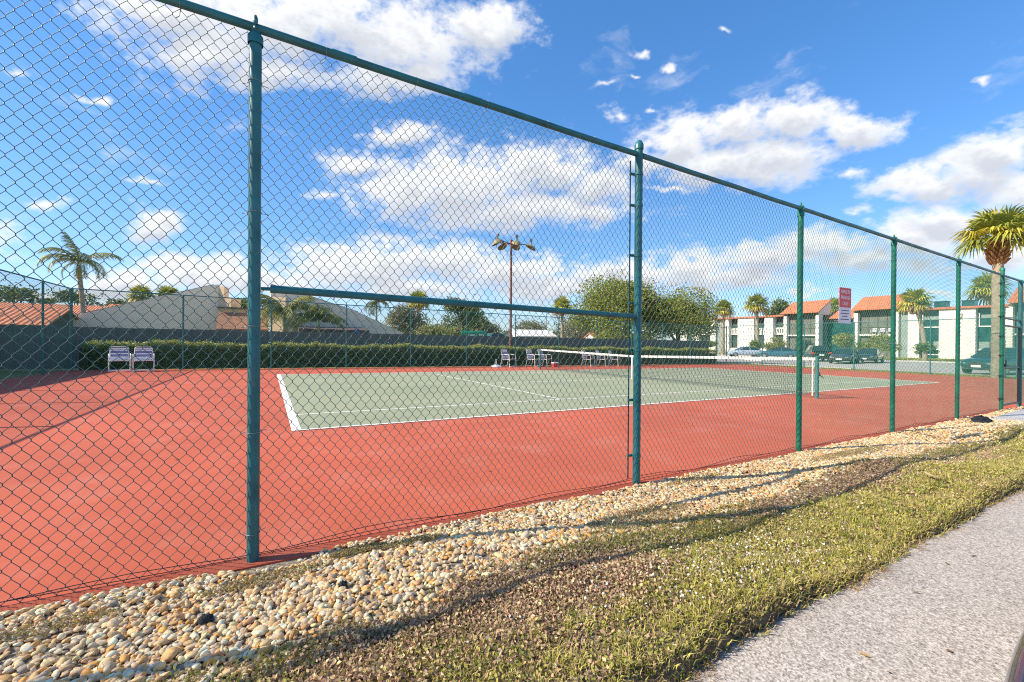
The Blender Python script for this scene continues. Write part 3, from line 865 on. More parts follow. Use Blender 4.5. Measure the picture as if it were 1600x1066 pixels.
near = thing('chain_link_fence', (-6.6, FY, gf(-6.6, FY)), 'tall teal chain link fence standing along the pebble bed, with the parking sign on it', 'fence', 'court fence runs')
NO = np.array([-6.6, FY, gf(-6.6, FY)])
posts_x = [-6.6, -3.40, -0.412, 2.541, 5.282, 7.973, 10.824, 13.592]
for i, px_ in enumerate(posts_x):
    teal = px_ < 4
    term = i in (0, 3, 7)
    gz = gf(px_, FY)
    r = 0.031 if not term else 0.034
    mb = MB(); top = TOP + (0.075 if term else -0.045)
    if i == 7: top = TOP + 0.12
    post_mesh(mb, px_, FY, gz - 0.15, gz + top, r)
    p = auto_smooth(mb.build('post', M['paint_teal' if teal else 'paint_green'], near, origin=NO))
    cb = MB()
    if term:
        zt = gz + top
        cb.lathe([(r + 0.006, -0.03), (r + 0.006, 0.012), (r + 0.001, 0.02), (r * 0.9, 0.034), (r * 0.55, 0.05), (0.001, 0.056)], 20, px_, FY, zt)
    else:
        zt = gz + top
        cb.lathe([(r + 0.007, -0.05), (r + 0.007, -0.004), (r + 0.002, 0.002), (r * 0.75, 0.018), (0.027, 0.03)], 20, px_, FY, zt)
        a = np.linspace(0, 2 * pi, 17)      # eye that holds the rail
        cb.tube(np.stack([np.full(17, px_), FY + 0.031 * np.cos(a), gz + TOP + 0.031 * np.sin(a)], 1), 0.011, 6, cap=False)
        cb.lathe([(0.012, 0.0), (0.012, 0.02), (0.006, 0.035), (0.001, 0.037)], 10, px_, FY, gz + TOP + 0.034)
    auto_smooth(cb.build('post_cap', M['paint_teal' if teal else 'paint_green'], p, origin=NO), 50)
    if not term:
        for zz in (0.14, 0.75, 1.30, 1.92, 2.62):
            zz += random.uniform(-.06, .06); tb = MB()
            ring_mb(tb, px_, FY, gz + zz, r + 0.002)
            tb.tube([(px_ + r, FY + 0.02, gz + zz), (px_ + r + 0.03, FY + 0.036, gz + zz + 0.004), (px_ + r + 0.045, FY + 0.02, gz + zz - 0.01)], 0.002, 5)
            tb.tube([(px_ - r, FY + 0.02, gz + zz), (px_ - r - 0.03, FY + 0.038, gz + zz - 0.008)], 0.002, 5)
            tb.build('tie_wire', M['tie'], p, smooth=True, origin=NO)
    else:
        for zz in (0.25, 0.75, 1.20, 1.62, 2.05, 2.50, 2.78):
            tb = MB()
            tb.tube([(px_, FY, gz + zz - 0.012), (px_, FY, gz + zz + 0.012)], r + 0.004, 20)
            tb.box(px_ - r - 0.022, FY + 0.028, gz + zz, 0.05, 0.012, 0.022)
            tb.tube([(px_ - r - 0.03, FY + 0.01, gz + zz), (px_ - r - 0.03, FY + 0.05, gz + zz)], 0.006, 6)
            auto_smooth(tb.build('brace_band', M['black_metal' if i == 7 else 'paint_teal'], p, origin=NO))
        if i == 3:
            bb = MB(); bb.box(px_ - 0.068, FY + 0.036, gz + 1.47, 0.012, 0.006, 2.86)
            bb.build('tension_bar', M['wire'], p, origin=NO)
# top rail, in two lengths that end at the terminal post
for xa, xb in ((-6.56, 2.505), (2.577, 19.0)):
    rb = MB(); xs_ = np.linspace(xa, xb, 24)
    rb.tube(np.stack([xs_, np.full(24, FY), g(xs_, FY) + TOP - 0.004 * np.sin((xs_ + .4) * 2.1) ** 2], 1), 0.0235, 14)
    if xb < 3:
        for xc in (-2.2, 0.05, 0.9): rb.tube([(xc - 0.07, FY, gf(xc - .07, FY) + TOP), (xc + 0.07, FY, gf(xc + .07, FY) + TOP)], 0.0258, 14)
    auto_smooth(rb.build('top_rail', M['paint_teal'], near, origin=NO))
for xc in np.arange(-6.2, 13.4, 0.55):
    tb = MB(); xc += random.uniform(-.1, .1); z = gf(xc, FY) + TOP
    a = np.linspace(0, 2 * pi, 13)
    tb.tube(np.stack([np.full(13, xc), FY + 0.026 * np.cos(a), z + 0.026 * np.sin(a)], 1), 0.002, 5, cap=False)
    tb.tube([(xc, FY + 0.02, z - 0.018), (xc - 0.01, FY + 0.034, z - 0.05), (xc - 0.025, FY + 0.03, z - 0.068)], 0.002, 5)
    tb.build('rail_tie', M['tie'], near, smooth=True, origin=NO)
for xc in np.arange(0.0, 2.4, 0.55):
    z = gf(xc, FY) + 1.5; tb = MB()
    a = np.linspace(0, 2 * pi, 13)
    tb.tube(np.stack([np.full(13, xc), FY + 0.024 * np.cos(a), z + 0.024 * np.sin(a)], 1), 0.002, 5, cap=False)
    tb.build('rail_tie', M['tie'], near, smooth=True, origin=NO)
rb = MB()
rb.tube([(-0.335, FY, gf(-.33, FY) + 1.515), (2.51, FY, gf(2.5, FY) + 1.50)], 0.0225, 14)
rb.tube([(-0.38, FY, gf(-.4, FY) + 1.512), (-0.332, FY, gf(-.33, FY) + 1.515)], 0.010, 8)
auto_smooth(rb.build('middle_rail', M['paint_teal'], near, origin=NO))
bounds = posts_x + [15.03]
for i in range(len(posts_x)):
    xa, xb = bounds[i], bounds[i + 1]
    gate_bay = i == 7
    if xb > 2.6 and i == 3: xa += 0.03
    mb = chainlink(xa + 0.005 + (0.03 if i == 3 else 0), xb - 0.005 - (0.055 if i == 2 else 0), 2.03 if gate_bay else 0.0, TOP - 0.012, A_, r=0.00185 if i < 4 else 0.0015, y=0.0)
    V = mb.v[0]; V[:, 1] += FY + 0.0415 + 0.006 * np.sin(V[:, 0] * 1.3) * np.sin(np.clip(V[:, 2], 0, 3) * 1.05)
    V[:, 0] += 0.005 * np.sin(2.1 * V[:, 2] + 1.7 * V[:, 0]) + 0.003 * np.sin(5.3 * V[:, 2] - 3.1 * V[:, 0] + 1)
    V[:, 2] += B_ * FY + (0.006 * np.sin(2.7 * V[:, 0] + 1.1 * V[:, 2]) + 0.003 * np.sin(7.1 * V[:, 0] - 4 * V[:, 2])) * np.clip(V[:, 2], 0, 1)
    mb.build('chain_link_mesh', M['wire' if xa < 5 else 'wire_green'], near, smooth=True, origin=NO)
tw = MB(); xs_ = np.linspace(-6.6, 13.55, 90)
for k in range(2):
    tw.tube(np.stack([xs_, np.full(90, FY + 0.043), g(xs_, FY) + 0.012 + 0.016 * k * (1 + np.sin(xs_ * 5)) + 0.008 * np.sin(xs_ * 3 + k)], 1), 0.0024, 5)
tw.build('tension_wire', M['black_metal'], near, smooth=True, origin=NO)

# far fences share bay meshes
bay_cache = {}


def fence_run(label, origin, along, positions, height, slope, skip=()):
    """origin: world xy of position 0; along: 'x' or 'y' (then running towards -y)"""
    ox, oy = origin
    rz = 0.0 if along == 'x' else -pi / 2
    t = thing('chain_link_fence', (ox, oy, gf(ox, oy)), label, 'fence', 'court fence runs', rz)
    r = 0.032
    key = ('post', height)
    for k, p in enumerate(positions):
        if k == 0 or k not in skip:
            if key not in bay_cache:
                mb = MB(); mb.tube([(0, 0, -0.1), (0, 0, height - 0.02)], r, 12)
                mb.lathe([(r + 0.006, -0.05), (r + 0.006, 0.0), (r * .7, 0.02), (0.001, 0.03)], 12, 0, 0, height)
                o = auto_smooth(mb.build('post', M['far_paint'], t), 50); bay_cache[key] = o.data
            else:
                o = bpy.data.objects.new('post', bay_cache[key]); COL.objects.link(o); o.parent = t
            o.location = (p, 0, slope * p)
            if k == 0: o.scale = (1.25, 1.25, 1)
    rb = MB(); rb.tube([(positions[0], 0, height + slope * positions[0]), (positions[-1], 0, height + slope * positions[-1])], 0.021, 8)
    auto_smooth(rb.build('top_rail', M['far_paint'], t))
    for k in range(len(positions) - 1):
        w = round(positions[k + 1] - positions[k], 3)
        kk = (w, height, slope)
        if kk not in bay_cache:
            mb = chainlink(0.01, w - 0.01, 0.04, height - 0.015, slope, r=0.0021, round_=False, n=3, y=0.036)
            o = mb.build('chain_link_mesh', M['wire_green'], t, smooth=True); bay_cache[kk] = o.data
        else:
            o = bpy.data.objects.new('chain_link_mesh', bay_cache[kk]); COL.objects.link(o); o.parent = t
        o.location = (positions[k], 0, slope * positions[k])
    return t


M['far_paint'] = simple('weathered teal paint', (0.03, 0.15, 0.15), 0.5, var=0.2)
fence_run('chain link fence along the hedge on the far side of the court', (-6.55, 14.9), 'x', [0, 3.25] + [3.25 + 3.09 * k for k in range(1, 12)] + [38.55], 2.98, A_)
fence_run('chain link fence closing the left end of the court', (-6.55, 14.9), 'y', [0, 2.25, 4.85, 7.3, 9.6, 12.25, 15.0, 18.6], 2.98, -B_)
fence_run('chain link fence closing the right end of the court by the parking lot', (32.0, 14.9), 'y', [0, 2.9, 5.8, 8.7, 12.3, 15.5, 18.6], 3.08, -B_)
fence_run('chain link fence beyond the gate, past the concrete walkway', (15.03, FY), 'x', [0, 3.394, 6.788, 10.182, 13.576, 16.97], 2.96, A_)

# gate
gt = thing('gate', (13.67, FY, gf(13.67, FY)), 'narrow green chain link gate with dark frame beside the concrete walkway', 'gate')
fm_ = MB(); gw = 1.28
for z in (0.10, 0.92, 1.86): fm_.tube([(0, 0, z), (gw, 0, z + A_ * gw)], 0.021, 10)
for x in (0, gw): fm_.tube([(x, 0, 0.09 + A_ * x), (x, 0, 1.875 + A_ * x)], 0.021, 10)
auto_smooth(fm_.build('gate_frame', M['black_metal'], gt))
chainlink(0.02, gw - 0.02, 0.11, 1.85, A_, round_=False, n=3, y=0.025).build('chain_link_mesh', M['wire_green'], gt, smooth=True)
lb = MB(); lb.box(0.03, -0.035, 0.98, 0.10, 0.03, 0.05); lb.tube([(0.0, -0.05, 0.94), (0.0, -0.05, 1.10)], 0.009, 8)
lb.build('latch', M['black_metal'], gt)
for z in (0.25, 1.65):
    hb = MB(); hb.box(gw + 0.04, 0, z, 0.09, 0.05, 0.05); hb.build('hinge', M['black_metal'], gt)
tr = MB(); tr.tube([(13.63, FY, gf(13.6, FY) + 2.02), (14.99, FY, gf(15, FY) + 2.02)], 0.021, 10)
auto_smooth(tr.build('transom_rail', M['black_metal'], near, origin=NO))

# sign on the near fence
sg = thing('parking_sign', (6.40, FY + 0.045, gf(6.4, FY) + 1.60), 'red and white HEAD IN PARKING ONLY sign wired to the near fence', 'sign')
mb = MB(); mb.box(0, -0.055, 0.24, 0.33, 0.004, 0.48)
bevel(mb.build('sign_panel', M['sign_white'], sg), 0.001, 1)
mb = MB(); mb.box(0, -0.0585, 0.345, 0.325, 0.002, 0.262); mb.build('red_panel', M['sign_red'], sg)
for txt, z, sz in (('HEAD IN', 0.402, 0.07), ('PARKING', 0.322, 0.07), ('ONLY', 0.244, 0.07)):
    cu = bpy.data.curves.new('lettering', 'FONT'); cu.body = txt; cu.size = sz; cu.align_x = 'CENTER'; cu.extrude = 0.0006; cu.offset = 0.0
    cu.space_character = 1.0
    o = bpy.data.objects.new('lettering', cu); COL.objects.link(o); o.parent = sg
    o.location = (0, -0.0604, z); o.rotation_euler = (pi / 2, 0, 0); o.scale = (0.86, 1, 1)
    cu.materials.append(M['lettering'])
    bpy.context.view_layer.update()
    me = bpy.data.meshes.new_from_object(o.evaluated_get(bpy.context.evaluated_depsgraph_get()))
    m_ = bpy.data.objects.new('lettering', me); COL.objects.link(m_); m_.parent = sg
    m_.location = o.location.copy(); m_.rotation_euler = o.rotation_euler.copy(); m_.scale = o.scale.copy()
    if not me.materials: me.materials.append(M['lettering'])
    bpy.data.objects.remove(o)
mb = MB()
for z, hw in ((0.172, 0.11), (0.132, 0.125), (0.094, 0.085), (0.053, 0.125)):
    x = -hw
    while x < hw - 0.02:
        w = random.uniform(0.012, 0.026); mb.box(x + w / 2, -0.0578, z, w * 0.82, 0.0016, 0.013); x += w
mb.build('small_print', M['lettering_dark'], sg)
for x in (-0.14, 0.14):
    for z in (0.03, 0.46): mb = MB(); mb.tube([(x, -0.062, z), (x, 0.01, z)], 0.004, 6); mb.build('fixing_bolt', M['tie'], sg)


# ------------------------------------------------------------------ tennis net
def net_h(y):        # cable height above the court
    t = abs((y - 5.485) / 6.4)
    return 0.914 + 0.135 * t


nx, ny0, ny1 = 11.885, -0.914, 11.884
nt_ = thing('tennis_net', (nx, 5.485, gf(nx, 5.485)), 'low tennis net with white top band across the green court', 'tennis net')
NOO = np.array([nx, 5.485, gf(nx, 5.485)])
ys_ = np.linspace(ny0, ny1, 61)
mb = MB()
for yy in np.arange(ny0 + 0.05, ny1, 0.055):
    z0 = gf(nx, yy); mb.tube([(nx, yy, z0 + 0.03), (nx, yy, z0 + net_h(yy) - 0.03)], 0.0028, 3, cap=False)
for k in range(1, 18):
    mb.tube(np.stack([np.full(61, nx), ys_, g(nx, ys_) + 0.02 + np.array([net_h(y) - 0.04 for y in ys_]) * k / 18], 1), 0.0028, 3, cap=False)
mb.build('netting', M['net'], nt_, origin=NOO)
mb = MB()
zt = g(nx, ys_) + np.array([net_h(y) for y in ys_])
for i in range(60):
    pass
V = []
for s_ in (-0.012, 0.012):
    V += [np.stack([np.full(61, nx + s_), ys_, zt], 1), np.stack([np.full(61, nx + s_), ys_, zt - 0.075], 1)]
V = np.concatenate(V); F = []
for i in range(60):
    F += [(i, i + 1, 61 + i + 1, 61 + i), (122 + i, 183 + i, 183 + i + 1, 122 + i + 1), (i, 122 + i, 122 + i + 1, i + 1), (61 + i, 62 + i, 184 + i, 183 + i)]
M['band'] = simple('worn white tape', (0.58, 0.57, 0.53), 0.7)
mb.add(V, F); mb.build('top_band', M['band'], nt_, origin=NOO, fix=True)
mb = MB(); mb.box(nx, 5.485, gf(nx, 5.485) + 0.455, 0.03, 0.05, 0.91); mb.build('centre_strap', M['white'], nt_, origin=NOO)
for yy in (ny0, ny1):
    mb = MB(); z0 = gf(nx, yy)
    mb.tube([(nx, yy, z0 - 0.05), (nx, yy, z0 + 1.06)], 0.043, 14); mb.lathe([(0.046, 0), (0.046, 0.015), (0.02, 0.035), (0.001, 0.038)], 14, nx, yy, z0 + 1.055)
    po = auto_smooth(mb.build('net_post', M['far_paint'], nt_, origin=NOO))
    if yy < 0:
        mb = MB(); mb.box(nx + 0.08, yy + 0.01, z0 + 0.62, 0.07, 0.06, 0.10); mb.tube([(nx + 0.1, yy - 0.02, z0 + 0.6), (nx + 0.22, yy - 0.05, z0 + 0.52)], 0.01, 6)
        mb.build('crank', M['black_metal'], po, origin=NOO)
        mb = MB(); mb.box(nx, yy + 0.10, z0 + 0.55, 0.02, 0.03, 0.98); mb.build('edge_tape', M['white'], nt_, origin=NOO)


# ------------------------------------------------------------------ patio chairs
def make_chair(label, group):
    t = thing('patio_chair', (0, 0, 0), label, 'chair', group)
    R = 0.0135
    mb = MB()
    for s in (-1, 1):
        pass
    # back hoop, leaning away from the front (+y is the back)
    hp = [(-0.25, 0.16, 0.36), (-0.25, 0.235, 0.62), (-0.245, 0.295, 0.83), (-0.20, 0.31, 0.875), (0.20, 0.31, 0.875), (0.245, 0.295, 0.83), (0.25, 0.235, 0.62), (0.25, 0.16, 0.36)]
    mb.tube(hp, R, 8)
    auto_smooth(mb.build('back_frame', M['white'], t))
    mb = MB(); mb.tube([(-0.25, 0.2, 0.36), (-0.25, -0.24, 0.40), (0.25, -0.24, 0.40), (0.25, 0.2, 0.36)], R, 8)
    auto_smooth(mb.build('seat_frame', M['white'], t))
    for s in (-1, 1):
        mb = MB(); mb.tube([(s * 0.285, -0.27, 0.0), (s * 0.285, -0.25, 0.40), (s * 0.285, -0.235, 0.58)], R, 8)
        auto_smooth(mb.build('leg', M['white'], t))
        mb = MB(); mb.tube([(s * 0.285, 0.30, 0.0), (s * 0.285, 0.20, 0.38), (s * 0.285, 0.19, 0.6)], R, 8)
        auto_smooth(mb.build('leg', M['white'], t))
        mb = MB(); mb.tube([(s * 0.285, -0.235, 0.575), (s * 0.285, -0.20, 0.615), (s * 0.285, 0.10, 0.62), (s * 0.285, 0.21, 0.60)], R * 1.25, 8)
        auto_smooth(mb.build('armrest', M['white'], t))
    mb = MB()
    for z in (0.02, ):
        for yy in (-0.268, 0.295):
            mb = MB(); mb.tube([(-0.285, yy, z + 0.02), (0.285, yy, z + 0.02)], R, 8)
            auto_smooth(mb.build('stretcher', M['white'], t))
    mb = MB()
    for k in range(7):
        y = -0.21 + k * 0.06; mb.box(0, y, 0.402 - 0.09 * (y + 0.24), 0.51, 0.05, 0.006)
    mb.build('seat', M['strap_pink' if group.startswith('patio chairs by') else 'strap_white'], t)
    bw, bb = MB(), MB()
    for k in range(7):
        z = 0.44 + k * 0.062; y = 0.16 + 0.29 * (z - 0.36)
        (bb if k in (2, 4) else bw).box(0, y, z, 0.50, 0.008, 0.05)
    bk = bw.build('backrest', M['strap_white'], t); bb.build('blue_strap', M['strap_blue'], bk)
    return t


c1 = make_chair('white strap chair with blue back bands, nearer the shaded corner post of its pair', 'patio chairs in the far corner')
c1.location = (-5.0, 13.95, gf(-5.0, 13.95)); c1.rotation_euler = (0, 0, 0.25); c1.scale = (1.02,) * 3
dup(c1, (-4.33, 13.95, gf(-4.3, 13.95)), 0.2, 'white strap chair with blue back bands, beside the first hedge shrubs in the far corner', scale=1.02)
c2 = make_chair('blue banded white patio chair standing alone beside the white umbrella base', 'patio chairs by the net')
c2.location = (11.3, 14.2, gf(11.3, 14.2)); c2.rotation_euler = (0, 0, 0.45); c2.scale = (1.12,) * 3
for (x, rz, lab) in ((12.95, 0.45, 'blue banded white patio chair, left one of the pair left of the far net post'),
                     (13.75, 0.5, 'blue banded white patio chair just behind the far net post'),
                     (17.0, 0.5, 'blue banded white patio chair seen over the net band, left of its trio'),
                     (18.15, 0.55, 'blue banded white patio chair seen over the net band, middle of its trio'),
                     (19.2, 0.6, 'blue banded white patio chair seen over the net band, right of its trio')):
    dup(c2, (x, 14.2, gf(x, 14.2)), rz, lab, scale=1.12)
ub = thing('umbrella_base', (10.55, 14.25, gf(10.55, 14.25)), 'low white umbrella base with a short stem at the court edge', 'umbrella base')
mb = MB(); mb.lathe([(0.001, 0), (0.30, 0), (0.31, 0.03), (0.24, 0.09), (0.09, 0.13), (0.001, 0.135)], 20); auto_smooth(mb.build('base', M['white'], ub))
mb = MB(); mb.tube([(0, 0, 0.1), (0, 0, 0.42)], 0.03, 10); auto_smooth(mb.build('stem', M['white'], ub))
cl = thing('cooler', (14.0, 13.55, gf(14, 13.5)), 'small red and white cooler on the court by the far net post', 'cooler')
mb = MB(); mb.box(0, 0, 0.11, 0.34, 0.24, 0.22); bevel(mb.build('body', M['red'], cl), 0.02)
mb = MB(); mb.box(0, 0, 0.25, 0.36, 0.26, 0.06); bevel(mb.build('lid', M['white'], cl), 0.015)

# ------------------------------------------------------------------ light pole
LP = (12.5, 16.1); lz = gf(*LP)
lp = thing('light_pole', (LP[0], LP[1], lz), 'tall rust brown light pole with a ring of oval court lamps', 'light pole')
mb = MB(); mb.tube([(0, 0, -0.1), (0, 0, 3.6), (0, 0, 7.55)], [0.085, 0.075, 0.06], 14); mb.lathe([(0.075, 0), (0.08, 0.1), (0.03, 0.16), (0.001, 0.17)], 12, 0, 0, 7.5)
auto_smooth(mb.build('pole', M['rust'], lp))
for k, (ang, rr_, up_) in enumerate(((200, 1.25, 0.0), (265, 0.75, -0.02), (345, 1.25, -0.05), (150, 0.9, 0.12), (40, 0.8, 0.1), (95, 1.0, 0.1))):
    a = rad(ang); ex, ey = rr_ * cos(a), rr_ * sin(a)
    mb = MB(); mb.tube([(0, 0, 7.40), (ex * .9, ey * .9, 7.42 + up_ * .3)], 0.028, 8)
    arm = auto_smooth(mb.build('arm', M['rust'], lp))
    mb = MB()
    mb.tube([(ex, ey, 7.40), (ex, ey, 7.66)], 0.05, 8); mb.box(ex, ey, 7.70, 0.16, 0.16, 0.14, a)
    auto_smooth(mb.build('ballast_box', M['grey_metal'], arm))
    mb = MB(); mb.lathe([(0.06, 0.15), (0.19, 0.10), (0.30, 0.0), (0.31, -0.03), (0.28, -0.02)], 20)
    V = mb.v[0]; V[:, 0] *= 1.15; V[:, 1] *= 0.9
    tl = rad(28); V2 = V.copy(); V2[:, 0] = V[:, 0] * cos(tl) + V[:, 2] * sin(tl); V2[:, 2] = -V[:, 0] * sin(tl) + V[:, 2] * cos(tl)
    V3 = V2.copy(); V3[:, 0] = V2[:, 0] * cos(a) - V2[:, 1] * sin(a) + ex; V3[:, 1] = V2[:, 0] * sin(a) + V2[:, 1] * cos(a) + ey; V3[:, 2] += 7.30 + up_
    mb.v[0] = V3
    sh = auto_smooth(mb.build('lamp_shade', M['lamp'], lp), 60)

# ------------------------------------------------------------------ board fence and hedge
WY = 16.75
bf = thing('board_fence', (-16, WY, gf(-16, WY)), 'long weathered grey board fence behind the clipped hedge', 'fence')
BO = np.array([-16, WY, gf(-16, WY)])
mb = MB(); x = -16.0
while x < 32.3:
    hgt = 1.66 + 0.012 * (x + 6) * (x > -6) * 0.55 + random.uniform(-.012, .012)
    mb.box(x, WY + random.uniform(-.002, .002), gf(x, WY) + hgt / 2 - 0.03, 0.143, 0.02, hgt); x += 0.145
mb.build('boards', M['wood'], bf, origin=BO)
mb = MB()
for z in (0.35, 1.35):
    mb.tube([(-16, WY + 0.04, gf(-16, WY) + z), (32.3, WY + 0.04, gf(32.3, WY) + z)], 0.035, 4)
mb.build('rail', M['wood'], bf, origin=BO)
for xp in np.arange(-16, 32.4, 2.4):
    pass
for k in range(21):
    xp = -15.9 + k * 2.4
    mb = MB(); mb.box(xp, WY + 0.10, gf(xp, WY) + 0.82, 0.1, 0.1, 1.7); mb.build('fence_post', M['wood'], bf, origin=BO)

hg = thing('hedge', (-6.2, 15.75, gf(-6.2, 15.75)), 'long clipped green hedge between the court fence and the board fence', 'hedge')
HO = np.array([-6.2, 15.75, gf(-6.2, 15.75)])


def hedge_h(x):
    return 1.03 + 0.09 * wob(x, 0.8) + 0.004 * np.clip(x, 0, 40) + 0.03 * wob(x, 2.6, 1.0)


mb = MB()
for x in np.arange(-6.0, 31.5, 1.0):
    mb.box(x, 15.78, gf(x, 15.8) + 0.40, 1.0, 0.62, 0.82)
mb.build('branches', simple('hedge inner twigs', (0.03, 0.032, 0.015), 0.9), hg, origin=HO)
mb = MB(); n = 62000
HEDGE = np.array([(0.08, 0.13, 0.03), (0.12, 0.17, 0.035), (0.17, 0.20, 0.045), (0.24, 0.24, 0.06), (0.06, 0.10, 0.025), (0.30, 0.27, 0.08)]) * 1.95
x = RNG.uniform(-6.4, 31.6, n); u = RNG.uniform(0, 1, n)
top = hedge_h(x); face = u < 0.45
yy = np.where(face, 15.36 + np.abs(RNG.normal(0, 0.06, n)) + 0.05 * wob(x, 1.9), RNG.uniform(15.34, 16.2, n))
zz = np.where(face, RNG.uniform(0.02, 1, n) * top, top + RNG.normal(-0.02, 0.045, n) - 0.25 * np.abs((yy - 15.78) / 0.5) ** 4 * 0.4)
P = np.stack([x, yy, g(x, yy) + zz], 1)
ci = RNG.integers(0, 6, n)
ci = np.where(~face & (zz > top - .09), np.array([2, 3, 5, 1])[ci % 4], np.array([0, 1, 4, 0, 1, 2])[ci])  # sunlit top painted in: lighter leaf colours there, darker ones on the face
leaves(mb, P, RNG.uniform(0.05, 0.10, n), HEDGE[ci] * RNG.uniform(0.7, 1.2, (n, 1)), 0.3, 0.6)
n = 1500; x = RNG.uniform(-6.3, 31.5, n); yy = RNG.uniform(15.4, 16.1, n); zz = hedge_h(x) + np.abs(RNG.normal(0.05, 0.06, n))
leaves(mb, np.stack([x, yy, g(x, yy) + zz], 1), RNG.uniform(0.04, 0.09, n), HEDGE[RNG.integers(1, 6, n)], 0.3, 0.6)
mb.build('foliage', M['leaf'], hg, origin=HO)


# ------------------------------------------------------------------ trees and palms
def crown(mb, ells, n, size, pal, flat=0.2, thick=0.35):
    ells = np.array(ells, float)
    w = ells[:, 3] * ells[:, 4] + ells[:, 3] * ells[:, 5]; w /= w.sum()
    pick = RNG.choice(len(ells), n, p=w)
    E = ells[pick]
    d = RNG.normal(0, 1, (n, 3)); d /= np.linalg.norm(d, axis=1)[:, None]
    rr = 1 - thick * RNG.uniform(0, 1, n) ** 1.3
    gap = 0.5 + 0.5 * np.sin(d[:, 0] * 5 + E[:, 0] * 3) * np.sin(d[:, 1] * 6 + E[:, 1]) * np.sin(d[:, 2] * 5 + E[:, 2] * 2)
    rr = rr * (0.82 + 0.26 * gap)
    P = E[:, :3] + d * E[:, 3:6] * rr[:, None]
    tone = pal[RNG.integers(0, len(pal), n)] * RNG.uniform(0.75, 1.25, (n, 1))
    clump = (0.85 + 0.3 * RNG.uniform(0, 1, len(ells)))[pick][:, None]
    leaves(mb, P, size * RNG.uniform(0.7, 1.4, n), np.clip(tone * clump, 0, .8), flat, 0.6)


PAL_OLIVE = np.array([(0.13, 0.18, 0.03), (0.20, 0.235, 0.035), (0.27, 0.28, 0.045), (0.085, 0.125, 0.025), (0.20, 0.24, 0.04), (0.30, 0.22, 0.06), (0.16, 0.215, 0.035), (0.19, 0.24, 0.04)]) * 1.35
PAL_GREEN = np.array([(0.08, 0.12, 0.03), (0.12, 0.16, 0.04), (0.17, 0.20, 0.05), (0.06, 0.09, 0.03), (0.20, 0.22, 0.07)]) * 1.35
PAL_YELL = np.array([(0.24, 0.25, 0.06), (0.30, 0.30, 0.08), (0.18, 0.21, 0.05), (0.14, 0.17, 0.04), (0.32, 0.27, 0.09)]) * 1.3
PAL_GREY = np.array([(0.20, 0.21, 0.11), (0.26, 0.25, 0.14), (0.16, 0.17, 0.08), (0.30, 0.27, 0.17), (0.22, 0.19, 0.10)]) * 1.2


def tree(name, x, y, h, w, label, pal, n, leaf, group='trees beyond the board fence', clumps=9, trunk=0.35, low=0.3, airy=0.0, dep=None, cat='tree'):
    z0 = gf(x, y)
    t = thing(name, (x, y, z0), label, cat, group)
    dep = dep or w * 0.75
    th = h * trunk
    rs = random.Random(int(x * 31 + y * 17))
    tm = MB()
    nst = 3 if trunk > 0.2 else 5
    for s in range(nst):
        a = rs.uniform(0, 2 * pi); ex = w * 0.3 * cos(a); ey = dep * 0.3 * sin(a); ez = h * rs.uniform(0.6, 0.85)
        r0 = 0.035 * h * (0.6 if nst > 3 else 1) / (1 + s * .4)
        tm.tube([(0.1 * s, 0.05 * s, -0.1), (0.1 * s + ex * .1, ey * .1, th), (ex * .6, ey * .6, (th + ez) / 2 + .1), (ex, ey, ez)], [r0, r0 * .75, r0 * .45, r0 * .15], 8)
        for b in range(3):
            tm.tube([(ex * .6, ey * .6, (th + ez) / 2 + .1), (ex + rs.uniform(-.2, .2) * w, ey + rs.uniform(-.2, .2) * dep, ez + rs.uniform(-.1, .15) * h)], [r0 * .35, r0 * .06], 6)
    auto_smooth(tm.build('trunk', M['bark'], t), 60)
    ells = []
    for k in range(clumps):
        a = 2 * pi * k / clumps + rs.uniform(-.4, .4); rad_ = rs.uniform(0.25, 1.0) if k else 0
        hz = h * (low + (1 - low) * (0.78 - 0.38 * rad_ ** 2 + rs.uniform(-.16, .06)))
        s_ = rs.uniform(0.2, 0.32) * (1 - airy * .45)
        ells.append((w * 0.36 * rad_ * cos(a), dep * 0.36 * rad_ * sin(a), hz, w * s_, dep * s_, h * (1 - low) * s_ * 0.85))
    cm = MB(); crown(cm, ells, n, leaf, pal, thick=0.55)
    # loose twigs of leaves that break the outline
    m = n // 14
    d = RNG.normal(0, 1, (m, 3)); d[:, 2] = np.abs(d[:, 2]) * 0.8; d /= np.linalg.norm(d, axis=1)[:, None]
    P = np.array([0, 0, h * (low + (1 - low) * .45)]) + d * np.array([w * .52, dep * .52, h * (1 - low) * .56]) * RNG.uniform(0.85, 1.08, (m, 1))
    k = RNG.uniform(0, 1, m) < 0.5 + 0.5 * np.sin(d[:, 0] * 9) * np.sin(d[:, 1] * 8 + 1)
    leaves(cm, P[k], leaf, pal[RNG.integers(0, len(pal), k.sum())], 0.2, .6)
    cm.build('crown', M['leaf'], t)
    return t


